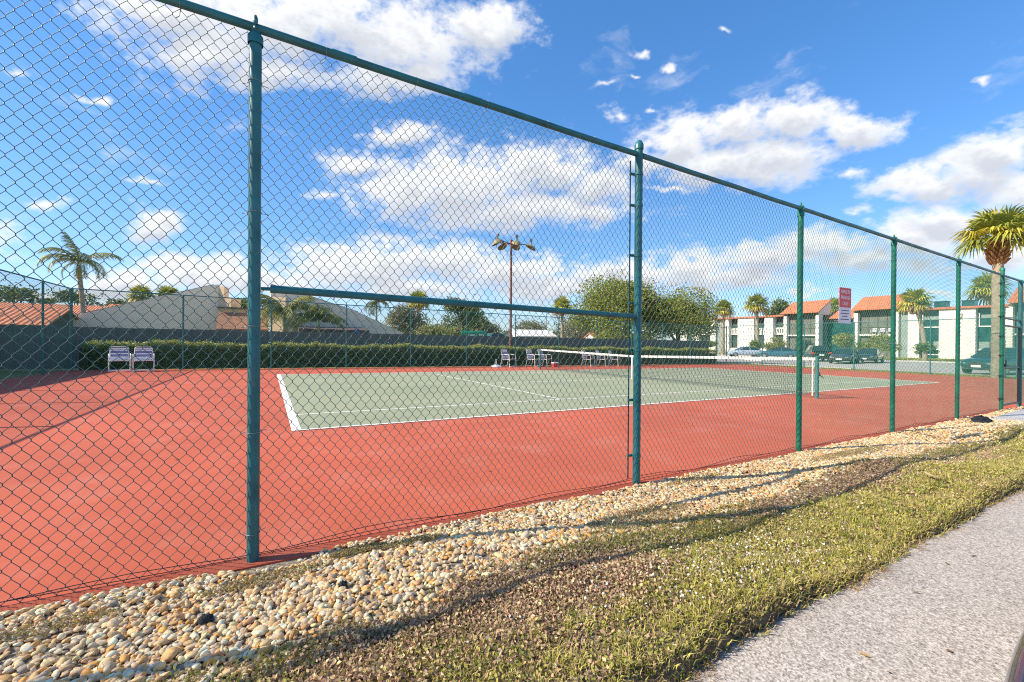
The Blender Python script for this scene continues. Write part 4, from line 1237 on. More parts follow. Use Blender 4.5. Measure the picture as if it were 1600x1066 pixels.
tree('broadleaf_tree', 27.0, 21.8, 7.9, 9.8, 'big olive leafed tree behind the board fence, left half of the large pair', PAL_OLIVE, 32000, 0.17, clumps=20, trunk=0.25, low=0.12)
tree('broadleaf_tree', 32.3, 19.9, 7.0, 8.6, 'big olive leafed tree nearest the white building, right half of the large pair', PAL_OLIVE, 27000, 0.16, clumps=18, trunk=0.25, low=0.1)
tree('slender_tree', 19.3, 39.9, 7.5, 6.4, 'airy dark tree behind the green tank', PAL_GREEN, 3600, 0.26, clumps=10, trunk=0.45, low=0.3, airy=0.5)
tree('slender_tree', 24.6, 47.0, 5.6, 7.0, 'low dark tree right of the green tank, left of the light pole', PAL_GREEN, 3200, 0.28, clumps=9, trunk=0.4, low=0.25, airy=0.5)
tree('broadleaf_tree', 12.3, 38.6, 5.5, 5.0, 'grey green bushy tree right of the pale wedge house', PAL_GREY, 3200, 0.24, clumps=8, trunk=0.3, low=0.15)
tree('shrub_tree', 13.6, 33.4, 3.6, 4.4, 'yellow green shrub showing over the board fence', PAL_YELL, 2600, 0.2, clumps=8, trunk=0.2, low=0.1)
tree('shrub_tree', 16.9, 36.5, 3.5, 3.6, 'low yellow green shrub just left of the green tank', PAL_YELL, 2200, 0.2, clumps=7, trunk=0.2, low=0.1)
tree('scrub_tree', 38.0, 54.0, 6.0, 9.0, 'hazy olive tree right of the light pole, above the white shed', PAL_GREY, 3600, 0.34, clumps=11, trunk=0.3, low=0.1)
tree('scrub_tree', 45.5, 52.0, 6.0, 9.5, 'hazy olive tree behind the cabbage palm', PAL_GREY, 3600, 0.34, clumps=11, trunk=0.3, low=0.1)
tree('scrub_tree', 31.5, 60.0, 5.5, 8.0, 'hazy olive tree just left of the light pole', PAL_GREY, 2800, 0.36, clumps=9, trunk=0.3, low=0.1)
tree('scrub_tree', 33.5, 29.8, 4.6, 5.0, 'bright green shrubby tree left of the big olive tree', PAL_YELL, 3200, 0.2, clumps=8, trunk=0.2, low=0.08)
tree('scrub_tree', 20.5, 62.0, 5.6, 8.0, 'distant olive tree between the two feather palms', PAL_GREY, 2200, 0.4, clumps=8, trunk=0.3, low=0.1)
tree('slender_tree', -31.5, 81.0, 9.0, 7.0, 'thin airy tree at the far left above the tiled roofs', PAL_GREEN, 1400, 0.36, clumps=12, trunk=0.5, low=0.45, airy=0.9, group='trees behind the tiled roofs')
tree('slender_tree', -27.0, 86.0, 8.8, 9.0, 'thin airy tree left of the queen palm above the tiled roofs', PAL_GREEN, 1600, 0.36, clumps=13, trunk=0.5, low=0.5, airy=0.9, group='trees behind the tiled roofs')
tree('slender_tree', -21.5, 88.0, 8.2, 8.0, 'thin airy tree right behind the queen palm', PAL_GREEN, 1300, 0.36, clumps=11, trunk=0.5, low=0.5, airy=0.9, group='trees behind the tiled roofs')
tree('broadleaf_tree', -3.7, 66.0, 7.4, 5.0, 'green treetop between the wedge house peak and the near post', PAL_YELL, 1800, 0.34, clumps=7, trunk=0.4, low=0.3)
tree('broadleaf_tree', 104, 49, 12.6, 8.0, 'round green treetop over the white building parapet', PAL_GREEN, 2200, 0.5, clumps=8, trunk=0.4, low=0.4, group='trees behind the white building')

sb = MB(); n = 16000
x = RNG.uniform(2, 74, n); yb = 70 - 0.12 * x + RNG.normal(0, 1.0, n)
hh = 3.6 + 1.0 * wob(x, 0.35) + 0.7 * wob(x, 1.1, 2)
P = np.stack([x, yb, g(x, yb) + hh * (1 - RNG.uniform(0, 1, n) ** 1.6)], 1)
leaves(sb, P, RNG.uniform(0.35, 0.75, n), np.concatenate([PAL_GREY, PAL_YELL])[RNG.integers(0, 10, n)] * RNG.uniform(.6, 1.0, (n, 1)), 0.2, .7)
tag(sb.build('far_scrub', M['leaf']), 'distant belt of olive scrub behind the sheds and hazy trees', 'scrub', kind='stuff')

# fan palms
def fan_leaf(mb, org, d, R, cols, rng, nb=17, droop=0.35, spread=118):
    d = d / np.linalg.norm(d)
    side = np.cross(d, (0, 0, 1.0)); side /= np.linalg.norm(side) + 1e-9
    nrm = np.cross(side, d)
    pet = org + d * R * 0.42
    mb.tube([org, (org + pet) / 2 + nrm * .03 * R, pet], 0.018 * R, 4, cols * 0.9)
    for k in range(nb):
        a = rad(-spread + 2 * spread * k / (nb - 1) + rng.uniform(-4, 4))
        v = d * cos(a) + side * sin(a)
        L = R * 0.62 * (0.72 + 0.28 * cos(a * 0.6)) * rng.uniform(0.85, 1.05)
        w = R * 1.05 / nb
        wv = np.cross(v, nrm); wv /= np.linalg.norm(wv)
        p0 = pet; p1 = pet + v * L * .55 + nrm * R * 0.03 - np.array([0, 0, droop * 0.10 * L]); p2 = pet + v * L - np.array([0, 0, droop * L * rng.uniform(0.5, 1.0)])
        V = [p0 - wv * w * .25, p0 + wv * w * .25, p1 + wv * w * .5, p1 - wv * w * .5, p2]
        mb.add(V, [(0, 1, 2, 3), (3, 2, 4)], cols * rng.uniform(0.8, 1.15))


def make_sabal(label, group, seed, H=7.0, R=2.2, bend=0.0, rt_=0.24, nleaf=38, nb=17, dead=True, yellow=0.5, low_=112):
    rng = np.random.default_rng(seed)
    t = thing('sabal_palm', (0, 0, 0), label, 'palm tree', group)
    zs = np.linspace(-0.2, H, 22); rr = rt_ * (1.18 - 0.3 * np.clip(zs / H, 0, 1)) * (1 + 0.035 * np.sin(zs * 14))
    xs_ = bend * (np.clip(zs, 0, H) / H) ** 2 - bend
    tm = MB(); tm.tube(np.stack([xs_ * 1.0, 0.15 * bend * np.sin(zs / H * 3), zs], 1), rr, 14)
    auto_smooth(tm.build('trunk', M['palm_trunk'], t), 60)
    # old leaf bases bulging under the crown
    bm_ = MB(); nbt = 110
    for k in range(nbt):
        a = k * 2.399; z = H - 1.15 + 1.2 * k / nbt
        q = (k / nbt); rad_ = rt_ * (1.0 + 0.5 * sin(pi * min(1, q * 1.05)))
        o = np.array([rad_ * .75 * cos(a), rad_ * .75 * sin(a), z]); d = np.array([cos(a) * .75, sin(a) * .75, 0.55 + 0.3 * q])
        col = np.array([(0.42, 0.23, 0.10), (0.32, 0.17, 0.075), (0.52, 0.32, 0.15)][k % 3]) * rng.uniform(.8, 1.2)
        e = o + d * 0.30 * rng.uniform(.7, 1.2)
        bm_.tube([o, (o + e) / 2 + np.array([0, 0, -.02]), e], [0.085, 0.07, 0.035], 5, col)
    bm_.build('leaf_boots', M['boot'], t)
    lm_ = MB()
    top = np.array([0, 0, H + 0.12])
    for k in range(nleaf):
        a = k * 2.399 + rng.uniform(-.2, .2); q = k / nleaf
        el = rad(78 - low_ * q ** 0.85 + rng.uniform(-9, 9))
        d = np.array([cos(a) * cos(el), sin(a) * cos(el), sin(el)])
        y_ = rng.uniform(0, 1) < yellow
        col = np.array((0.58, 0.52, 0.075)) if y_ else np.array((0.31, 0.36, 0.065))
        if q > 0.86 and dead: col = np.array((0.36, 0.24, 0.10))
        fan_leaf(lm_, top + d * 0.15, d, R * rng.uniform(0.82, 1.05), col * rng.uniform(.8, 1.15), rng, nb, droop=0.3 + 0.5 * q)
    lm_.build('crown', M['leaf'], t)
    return t


bp_ = make_sabal('tall sabal palm with golden fronds growing beside the dark SUV', 'sabal palms', 3, H=7.15, R=2.15, bend=0.15, rt_=0.235, nleaf=34, nb=26, dead=False, yellow=0.6, low_=88)
bp_.location = (33.3, 0.35, gf(33.3, 0.35)); bp_.rotation_euler = (0, 0, 0.6)
sp = make_sabal('leaning sabal palm by the right end of the tiled balcony tower', 'sabal palms', 5, H=6.2, R=1.9, bend=0.9, rt_=0.2, nleaf=34, nb=13, yellow=0.35)
sp.location = (60.3, 11.9, gf(60, 12)); sp.rotation_euler = (0, 0, rad(120))
p3 = make_sabal('sabal palm in front of the white building, tallest of the middle pair', 'sabal palms', 8, H=7.6, R=2.2, bend=0.2, rt_=0.24, nleaf=34, nb=13, yellow=0.35)
p3.location = (65.3, 32.0, gf(65, 32)); p3.rotation_euler = (0, 0, 2.0)
dup(p3, (64.4, 36.9, gf(64, 37)), 0.5, 'sabal palm in front of the white building beside the big olive tree', scale=0.93)
dup(p3, (92.0, 33.0, -0.6), 1.1, 'sabal palm whose head shows behind the parking sign', scale=1.06)
dup(p3, (87.5, 12.3, -0.6), 3.0, 'sabal palm head behind the trunk of the golden palm', scale=1.22)
dup(p3, (29.6, 34.0, gf(30, 34)), 4.0, 'cabbage palm rising over the board fence left of the big olive tree', scale=0.74, group='palms beyond the board fence')
dup(p3, (16.4, 47.0, gf(16, 47)), 5.0, 'cabbage palm with dark head between the feather palm and the airy tree', scale=0.84, group='palms beyond the board fence')
dup(p3, (-15.9, 71.6, gf(-16, 71)), 2.5, 'cabbage palm head peeping over the left end of the wedge house', scale=0.90, group='palms behind the tiled roofs')
dup(p3, (-13.2, 73.5, gf(-13, 73)), 0.4, 'small cabbage palm head over the wedge house slope', scale=0.95, group='palms behind the tiled roofs')


# feather palms
def frond(mb, org, az, el0, L, cols, rng, nl=26, sag=1.0, hang=0.6):
    t = np.linspace(0, 1, nl)
    el = el0 - sag * t ** 1.3 * 1.9
    dr = np.cos(el); dz = np.sin(el)
    r = np.concatenate([[0], np.cumsum(dr[:-1]) * L / (nl - 1)]); z = np.concatenate([[0], np.cumsum(dz[:-1]) * L / (nl - 1)])
    P = org + np.stack([r * cos(az), r * sin(az), z], 1)
    mb.tube(P, np.linspace(0.03, 0.008, nl), 4, cols * 0.9)
    side = np.array([-sin(az), cos(az), 0])
    for k in range(2, nl):
        tdir = P[min(k + 1, nl - 1)] - P[k - 1]; tdir /= np.linalg.norm(tdir)
        for s in (-1, 1):
            for q in range(2):
                ll = L * 0.20 * (0.5 + sin(pi * (0.12 + 0.8 * k / nl))) * rng.uniform(.8, 1.1)
                v = side * s * rng.uniform(.5, 1.0) + tdir * .6 + np.array([0, 0, -hang * rng.uniform(.5, 1.4)]); v /= np.linalg.norm(v)
                b = P[k] + tdir * L / nl * q * .5; w = 0.028 * L / 3
                m = b + v * ll * .5; e = b + v * ll + np.array([0, 0, -0.12 * ll])
                mb.add([b - tdir * w, b + tdir * w, m + tdir * w, m - tdir * w, e], [(0, 1, 2, 3), (3, 2, 4)], cols * rng.uniform(.75, 1.2))


def make_feather(label, group, seed, H, L, angles, rt_=0.16, lean=0.0, pal=((0.20, 0.25, 0.06), (0.34, 0.34, 0.09))):
    rng = np.random.default_rng(seed)
    t = thing('feather_palm', (0, 0, 0), label, 'palm tree', group)
    zs = np.linspace(-0.2, H, 14)
    tm = MB(); tm.tube(np.stack([lean * (zs / H) ** 2 - lean, np.zeros(14), zs], 1), rt_ * (1.2 - 0.35 * np.clip(zs / H, 0, 1)), 12)
    auto_smooth(tm.build('trunk', M['palm_trunk'], t), 60)
    sm = MB(); sm.tube([(0, 0, H - .05), (0, 0, H + .5), (0, 0, H + 1.0)], [rt_ * .95, rt_ * .8, rt_ * .3], 10)
    auto_smooth(sm.build('crownshaft', simple('green palm shaft', (0.20, 0.24, 0.10), 0.5), t), 60)
    lm_ = MB()
    for az, el, sag, sc in angles:
        c = np.array(pal[0]) + (np.array(pal[1]) - np.array(pal[0])) * rng.uniform(0, 1)
        frond(lm_, np.array([0, 0, H + 0.75]), rad(az), rad(el), L * sc * rng.uniform(.92, 1.05), c, rng, sag=sag)
    lm_.build('crown', M['leaf'], t)
    return t


qp = make_feather('wind blown queen palm with drooping fronds beyond the far left corner', 'palms beyond the board fence', 2, 6.1, 2.85,
                  [(170, 85, 0.35, .85), (150, 78, .35, .8), (190, 40, 1.15, .95), (205, 60, 1.0, .8), (215, 20, 1.1, .8), (-12, 45, .75, 1.0), (-30, 10, 1.1, .85), (-60, 5, 1.2, .75), (90, 60, .9, .8), (60, 30, 1.1, .9), (275, -20, 1.0, .6), (180, -10, 1.0, .6)], lean=-0.3)
qp.location = (-12.6, 37.2, gf(-12.6, 37.2))
fp = make_feather('bushy feather palm in front of the second wedge house, nearest the near post', 'palms beyond the board fence', 4, 2.5, 3.0,
                  [(k * 33 + (k % 3) * 9, 72 - 13 * (k % 5), .8 + .05 * (k % 4), 0.9) for k in range(20)], rt_=.12, pal=((0.20, 0.24, 0.05), (0.33, 0.31, 0.08)))
fp.location = (0.7, 30.0, gf(.7, 30))
dup(fp, (3.1, 29.8, gf(3, 30)), 1.3, 'bushy feather palm in front of the second wedge house, right of its twin', scale=0.88)
fp2 = make_feather('slim feather palm standing just right of the second wedge house', 'palms beyond the board fence', 6, 6.2, 2.9,
                   [(k * 47, 60 - 16 * (k % 6), 1.0, 0.85) for k in range(15)], rt_=.13, pal=((0.10, 0.13, 0.045), (0.17, 0.19, 0.06)))
fp2.location = (12.9, 55.0, gf(13, 55))

# ------------------------------------------------------------------ houses on the left
def gable_house(name, x0, x1, y0, y1, zw, zr, label, cat='house', walls='beige', ov=0.4, ridge='x', group='houses beyond the board fence', hip=0.0, roofmat='tile'):
    z0 = gf((x0 + x1) / 2, y0)
    t = thing(name, ((x0 + x1) / 2, (y0 + y1) / 2, z0), label, cat, group)
    O = np.array([(x0 + x1) / 2, (y0 + y1) / 2, z0])
    mb = MB()
    ym, xm = (y0 + y1) / 2, (x0 + x1) / 2
    if ridge == 'x':
        mb.prism([(y0, z0 - .2), (y1, z0 - .2), (y1, zw), (ym, zr - .12 if not hip else zw), (y0, zw)], 'x', x0, x1)
    else:
        mb.prism([(x0, z0 - .2), (x1, z0 - .2), (x1, zw), (xm, zr - .12), (x0, zw)], 'y', y0, y1)
    mb.build('wall', M[walls], t, origin=O, fix=True)
    rb = MB(); th = 0.12
    sl = (zr - zw)
    if ridge == 'x':
        half = (y1 - y0) / 2; dz = sl / half * ov
        if hip:
            V = [(x0 - ov, y0 - ov, zw - dz), (x1 + ov, y0 - ov, zw - dz), (x1 + ov, y1 + ov, zw - dz), (x0 - ov, y1 + ov, zw - dz), (x0 + hip, ym, zr), (x1 - hip, ym, zr)]
            rb.add(V, [(0, 1, 5, 4), (1, 2, 5), (2, 3, 4, 5), (3, 0, 4), (3, 2, 1, 0)])
        else:
            rb.prism([(y0 - ov, zw - dz), (ym, zr), (y1 + ov, zw - dz), (y1 + ov, zw - dz + th), (ym, zr + th), (y0 - ov, zw - dz + th)], 'x', x0 - ov, x1 + ov)
    else:
        half = (x1 - x0) / 2; dz = sl / half * ov
        rb.prism([(x0 - ov, zw - dz), (xm, zr), (x1 + ov, zw - dz), (x1 + ov, zw - dz + th), (xm, zr + th), (x0 - ov, zw - dz + th)], 'y', y0 - ov, y1 + ov)
    rb.build('roof', M[roofmat], t, origin=O, fix=True)
    return t, O


h1, O = gable_house('tiled_house', -38, -19.2, 70, 80, 3.75, 5.5, 'long low house with a wide orange tile roof at the far left', ov=0.5)
gable_house('tiled_house', -18.6, -10, 66, 76, 3.7, 5.6, 'orange tiled house whose roof shows between the queen palm and the wedge house', ov=0.4)
h2, O = gable_house('tiled_cottage', -19.5, -13.0, 32.2, 38.5, 2.0, 3.05, 'near low cottage with weathered tile roof and brown gable behind the board fence', walls='brown', ridge='x', ov=0.45)


def wedge_house(label, poly, y0, y1, extra=None):
    xs_ = [p[0] for p in poly]; cx = sum(xs_) / len(xs_); z0 = gf(cx, y0)
    t = thing('wedge_house', (cx, (y0 + y1) / 2, z0), label, 'house', 'houses beyond the board fence')
    O = np.array([cx, (y0 + y1) / 2, z0])
    mb = MB(); mb.prism(poly, 'y', y0, y1); mb.build('wall', M['beige'], t, origin=O, fix=True)
    rb = MB()
    up_pts = [p for p in poly if p[1] > 1.6]
    up_pts.sort()
    for a, b in zip(up_pts[:-1], up_pts[1:]):
        if abs(b[0] - a[0]) < .5: continue
        rb.prism([(a[0], a[1] + .004), (b[0], b[1] + .004), (b[0], b[1] + .07), (a[0], a[1] + .07)], 'y', y0 + .12, y1)
    rb.build('roof', M['grey_metal'], t, origin=O, fix=True)
    return t, O


w1, O1 = wedge_house('pale wedge house with one long slope rising right to a tan peak', [(-15.2, -0.4), (-3.95, -0.4), (-3.95, 5.72), (-4.35, 5.66), (-12.4, 2.95), (-15.2, 1.75)], 37.0, 46)
mb = MB(); nrm_ = np.array([-0.62, -0.78])
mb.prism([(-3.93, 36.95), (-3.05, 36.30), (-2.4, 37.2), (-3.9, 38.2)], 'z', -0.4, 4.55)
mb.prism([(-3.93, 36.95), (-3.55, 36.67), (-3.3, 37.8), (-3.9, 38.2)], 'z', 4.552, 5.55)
mb.build('sunlit_wall', M['tan'], w1, origin=O1, fix=True)  # turned wall piece; its tan colour carries the sunlight
mb = MB(); mb.prism([(34.2, 1.75), (34.2, 1.95), (36.2, 3.35), (36.2, 3.15)], 'x', -3.9, -0.3)
mb.build('porch_roof', simple('dull brown tiles', (0.30, 0.145, 0.085), .85, var=.3, vscale=3), w1, origin=O1, fix=True)
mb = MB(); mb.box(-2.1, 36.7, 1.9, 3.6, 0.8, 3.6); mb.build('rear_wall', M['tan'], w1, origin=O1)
mb = MB(); mb.box(-2.1, 36.5, 3.74, 3.8, 1.0, 0.1); mb.build('parapet_cap', M['brown'], w1, origin=O1)
w2, O2 = wedge_house('pale wedge house with its peak on the left and slope falling right', [(-0.16, -0.5), (11.4, -0.5), (11.4, 1.55), (6.77, 3.64), (2.56, 4.93), (0.35, 5.55), (-0.16, 5.66)], 34.0, 43)
mb = MB(); mb.prism([(-0.2, 33.97), (0.9, 33.2), (1.1, 33.97)], 'z', -0.4, 4.6); mb.build('sunlit_wall', M['tan'], w2, origin=O2, fix=True)  # sun on the edge under the peak, put into the wall colour
mb = MB(); mb.prism([(30.8, 1.40), (30.8, 1.95), (33.9, 2.25), (33.9, 1.4)], 'x', 1.8, 7.1); mb.build('lean_to_roof', M['dark_red'], w2, origin=O2, fix=True)
mb = MB(); mb.box(6.1, 30.75, 1.85, 0.35, 0.05, 0.4); tag(mb.build('blue_tarp', M['blue'], w2, origin=O2))
# tall neighbour house that throws its shadow over the far left corner
nh, NHO = gable_house('stucco_house', -23.5, -11.1, 8.3, 19.6, 4.8, 7.0, 'two storey stucco house left of the court casting shade over the far corner', ov=0.35, hip=4.5, group='houses left of the court')

# white shed, green tank, kiosk
ws, O = gable_house('white_shed', 24.4, 29.6, 35.5, 39.0, 1.65, 2.35, 'low white roofed shed behind the board fence, right of the light pole', 'shed', 'white', ov=0.25, ridge='x', roofmat='white')
gable_house('garden_hut', 34.7, 36.0, 34.0, 36.0, 1.55, 2.1, 'tiny pale hut between the cabbage palm and the big olive tree', 'hut', 'white', ov=0.12, ridge='x')
tk = thing('green_tank', (19.1, 36.0, gf(19, 36)), 'rounded green tank with white marks showing above the board fence', 'tank')
mb = MB(); xs_ = np.array([-1.62, -1.55, -1.3, 1.3, 1.55, 1.62]); mb.tube(np.stack([xs_, np.zeros(6), np.full(6, 2.25)], 1), [0.12, 0.35, 0.46, 0.46, 0.35, 0.12], 20)
auto_smooth(mb.build('body', M['tank'], tk))
mb = MB()
for x in (-1.0, 1.0): mb.box(x, 0, 0.9, 0.15, 0.7, 1.8)
mb.build('leg', M['grey_metal'], tk)
mb = MB()
for x0_, w_ in ((-0.62, 0.62), ): mb.box(x0_ + w_ / 2, -0.455, 2.2, w_, 0.03, 0.2)
for x0_ in (0.55, 0.75, 0.98): mb.box(x0_, -0.455, 2.25, 0.09, 0.03, 0.26)
mb.box(0.66, -0.455, 2.25, 0.14, 0.028, 0.06); mb.box(1.0, -0.455, 2.36, 0.26, 0.028, 0.06)
mb.build('marking', M['white'], tk)
kk = thing('green_kiosk', (22.2, 37.0, gf(22, 37)), 'small green roofed kiosk right of the green tank', 'kiosk')
mb = MB(); mb.box(0, 0, 1.1, 1.7, 1.5, 2.2); mb.build('wall', M['tank'], kk)
mb = MB(); mb.prism([(-1.0, 2.2), (1.0, 2.2), (0.5, 2.55), (-0.5, 2.55)], 'y', -0.9, 0.9); mb.build('roof', simple('dark blue green roof', (0.03, 0.09, 0.11), 0.6), kk, fix=True)

# thin street lamp masts in the distance
for k, (x, y, h, lab) in enumerate(((24.2, 55, 6.2, 'thin pale mast behind the airy tree, right of the green tank'), (41.8, 55, 6.8, 'thin pale mast behind the hazy olive trees'), (21.5, 56, 5.0, 'thin pale mast above the middle of the green tank'))):
    t = thing('lamp_mast', (x, y, gf(x, y)), lab, 'mast', 'distant masts')
    mb = MB(); mb.tube([(0, 0, -.1), (0, 0, h)], [0.09, 0.05], 8); mb.build('pole', M['concrete'], t, smooth=True)
    mb = MB(); mb.box(0.25, 0, h, 0.6, 0.14, 0.08); mb.build('lamp_head', M['grey_metal'], t)

# ------------------------------------------------------------------ white building on the right
BX, BY, BA = 74.86, 46.67, math.atan2(-0.9986, -0.0529)
wb = thing('apartment_building', (BX, BY, -0.9), 'long white stucco apartment building with orange tile towers beyond the parking lot', 'building', None, BA)
Z0 = 0.0; PT = 6.65           # local z: parapet top


def bpart(name, mat, boxes, parent=wb, bev=0):
    mb = MB()
    for (s0, s1, d0, d1, z0, z1) in boxes: mb.box((s0 + s1) / 2, (d0 + d1) / 2, (z0 + z1) / 2, s1 - s0, d1 - d0, z1 - z0)
    return mb.build(name, M[mat], parent)


S_END = 66
bpart('rear_wall', 'stucco_grey', [(-9, 14.2, 1.0, 14, -.3, PT - .06), (14.2, 19.4, 2.2, 14, -.3, PT - .06), (19.4, 24.3, 2.6, 14, -.3, 5.6), (24.3, 29.2, 2.2, 14, -.3, PT - .06), (29.2, 39.3, 1.0, 14, -.3, PT - .06), (39.3, 44.7, 2.2, 14, -.3, PT - .06), (44.7, 58, 1.0, 14, -.3, PT - .06)])
piers = [(-9, -5.5), (-3.4, -2.6), (0.1, 1.25), (3.4, 4.1), (5.9, 9.0), (10.9, 12.4), (14.15, 14.65), (19.05, 19.5), (24.15, 24.62), (28.85, 29.3), (30.3, 31.45), (33.35, 36.6), (39.0, 39.55), (44.4, 44.9), (46.5, 49.5), (52, 58)]
for s0, s1 in piers:
    bpart('wall_pier', 'stucco', [(s0, s1, -0.12, 1.0, -.3, PT - .3)])
for q_ in ((29.3, 30.3, 0.3, 1.0, -.3, PT - .3), (1.25, 3.4, 0.35, 1.0, -.3, PT - .3)): bpart('side_wall', 'stucco_grey', [q_])
# recessed window bays: glass, frames and balcony bands
for s0, s1 in ((4.1, 5.9), (9.0, 10.9), (12.4, 14.15), (-2.6, 0.1)):
    w = bpart('window', 'screen', [(s0, s1, 0.80, 0.9, 0.3, PT - .4)])
    bpart('balcony_band', 'stucco', [(s0, s1, 0.45, 0.6, 3.3, 3.5), (s0, s1, 0.45, 0.6, 4.3, 4.5)], w)
    mb = MB()
    for q in np.arange(s0 + .15, s1, 0.3): mb.box(q, 0.52, 3.9, 0.16, 0.06, 0.8)
    mb.build('baluster', M['stucco'], w)
    bpart('planter_wall', 'stucco', [(s0, s1, 0.3, 0.55, -.3, 0.9)], w)
for s0, s1 in ((31.45, 33.35), (36.6, 39.0), (44.9, 46.5), (49.5, 52)):
    w = bpart('window', 'window', [(s0, s1, 0.55, 0.9, -.2, PT - .35)])
    bpart('window_frame', 'white', [(s0, s1, 0.42, 0.55, 4.05, 4.2), (s0 + .1, s0 + .2, 0.42, 0.55, 4.2, 5.8), (s0, s1, 0.42, 0.55, 1.25, 1.38), (s0, s1, 0.42, 0.55, 0.55, 0.68)], w)
    bpart('blind', 'stucco_grey', [(s0 + .1, (s0 + s1) / 2 - .2, 0.50, 0.548, 1.38, 2.3), ((s0 + s1) / 2 + .25, s1 - .1, 0.50, 0.548, 1.38, 2.3), (s0 + .3, s1 - .1, 0.50, 0.548, 5.1, 5.5)], w)
# screened porches in the towers
for s0, s1 in ((14.65, 19.05), (24.62, 28.85), (39.55, 44.4)):
    w = bpart('porch', 'porch', [(s0, s1, 0.6, 0.7, -.2, PT + .1)])
    bpart('floor_band', 'stucco', [(s0, s1, 0.2, 0.6, 3.05, 3.25)], w)
    mb = MB()
    for k in range(1, 4): q = s0 + (s1 - s0) * k / 4; mb.box(q, 0.56, 3.2, 0.06, 0.06, 6.6)
    mb.box((s0 + s1) / 2, 0.56, 4.25, s1 - s0, 0.05, 0.05)
    mb.build('mullion', M['brown'], w)
bpart('stair_recess', 'window', [(19.5, 24.15, 2.4, 2.58, -.2, 5.2)])
# coping and tile roofs
for s0, s1 in ((-9.2, 14.1), (29.4, 39.2), (45, 58)):
    mb = MB(); mb.prism([(-0.35, PT - .32), (0.55, PT - .02), (1.1, PT - .02), (1.1, PT - .31), (-0.3, PT - .38)], 'x', s0, s1)
    mb.build('tile_coping', M['tile'], wb, fix=True)
for s0, s1 in ((13.9, 19.7), (23.95, 29.5), (39.2, 45.1)):
    mb = MB(); mb.prism([(-0.6, PT + .02), (-0.6, PT + .14), (3.0, PT + 2.2), (3.2, PT + 2.2), (3.2, PT + 2.05), (3.0, PT + 2.05)], 'x', s0, s1)
    r_ = mb.build('tower_roof', M['tile'], wb, fix=True)
    mb = MB()
    for q in (s0 + .12, s1 - .27):
        mb.prism([(-0.1, PT - .3), (3.0, PT - .3), (3.0, PT + 2.03), (-0.1, PT + .2)], 'x', q, q + .15)
    mb.prism([(2.9, PT - .2), (3.0, PT - .2), (3.0, PT + 2.03), (2.9, PT + 1.98)], 'x', s0 + .3, s1 - .3)
    mb.build('gable_wall', M['stucco'], r_, fix=True)
mb = MB(); mb.prism([(1.6, 5.7), (1.6, 5.84), (4.2, 7.1), (4.4, 7.1), (4.4, 6.9), (4.2, 6.95)], 'x', 19.6, 24.0); mb.build('link_roof', M['tile'], wb, fix=True)
for s0, d in ((31.0, 5.5), (33.4, 6.5)):
    o = bpart('air_conditioner', 'window', [(s0, s0 + 1.2, d, d + 1.2, PT - .1, PT + 1.0)])
    bpart('vent_cap', 'black_metal', [(s0 - .05, s0 + 1.25, d - .05, d + 1.25, PT + 1.003, PT + 1.12)], o)
mb = MB(); mb.box(35.3, -0.25, 5.55, 0.28, 0.25, 0.5); mb.tube([(35.3, -.3, 5.25), (35.3, -.3, 5.35)], 0.14, 10); mb.build('wall_lamp', M['beige'], wb)

for k, (sp_, lab) in enumerate(((26.4, 'left of the three'), (27.3, 'middle of the three'), (28.2, 'right of the three'))):
    v_ = wb.matrix_basis @ Vector((sp_, 0.35, 3.25)) if False else Matrix.Rotation(BA, 4, 'Z') @ Vector((sp_, 0.30, 3.25)) + Vector((BX, BY, -0.9))
    dup(c2, v_, BA + rad(180) * 0, 'white chair on the upper porch of the second tiled tower, ' + lab, 'porch chairs on the white building', 1.0)

# shrubs in front of the building
for k, (x, y, h, w, pal, lab) in enumerate(((64.0, 28.3, 2.9, 4.4, PAL_YELL, 'yellow green shrub below the first tiled tower'), (56.9, 16.6, 3.2, 4.2, PAL_YELL, 'yellow green shrub behind the dark cars, left of the second tower'),
        (59.5, 14.7, 3.0, 4.8, PAL_YELL, 'yellow green shrub under the second tiled tower'), (61.0, 11.2, 2.0, 2.8, PAL_GREEN, 'dark low shrub beside the leaning palm'), (62.5, 30.5, 2.6, 2.0, PAL_OLIVE, 'reddish olive shrub beside the pale blue car'), (63.0, 38.6, 2.2, 4.5, PAL_GREEN, 'dark green shrub at the foot of the left sabal palm'))):
    tree('shrub', x, y, h, w, lab, pal, 1500, 0.2, group='shrubs by the white building', clumps=7, trunk=0.15, low=0.05, cat='shrub')


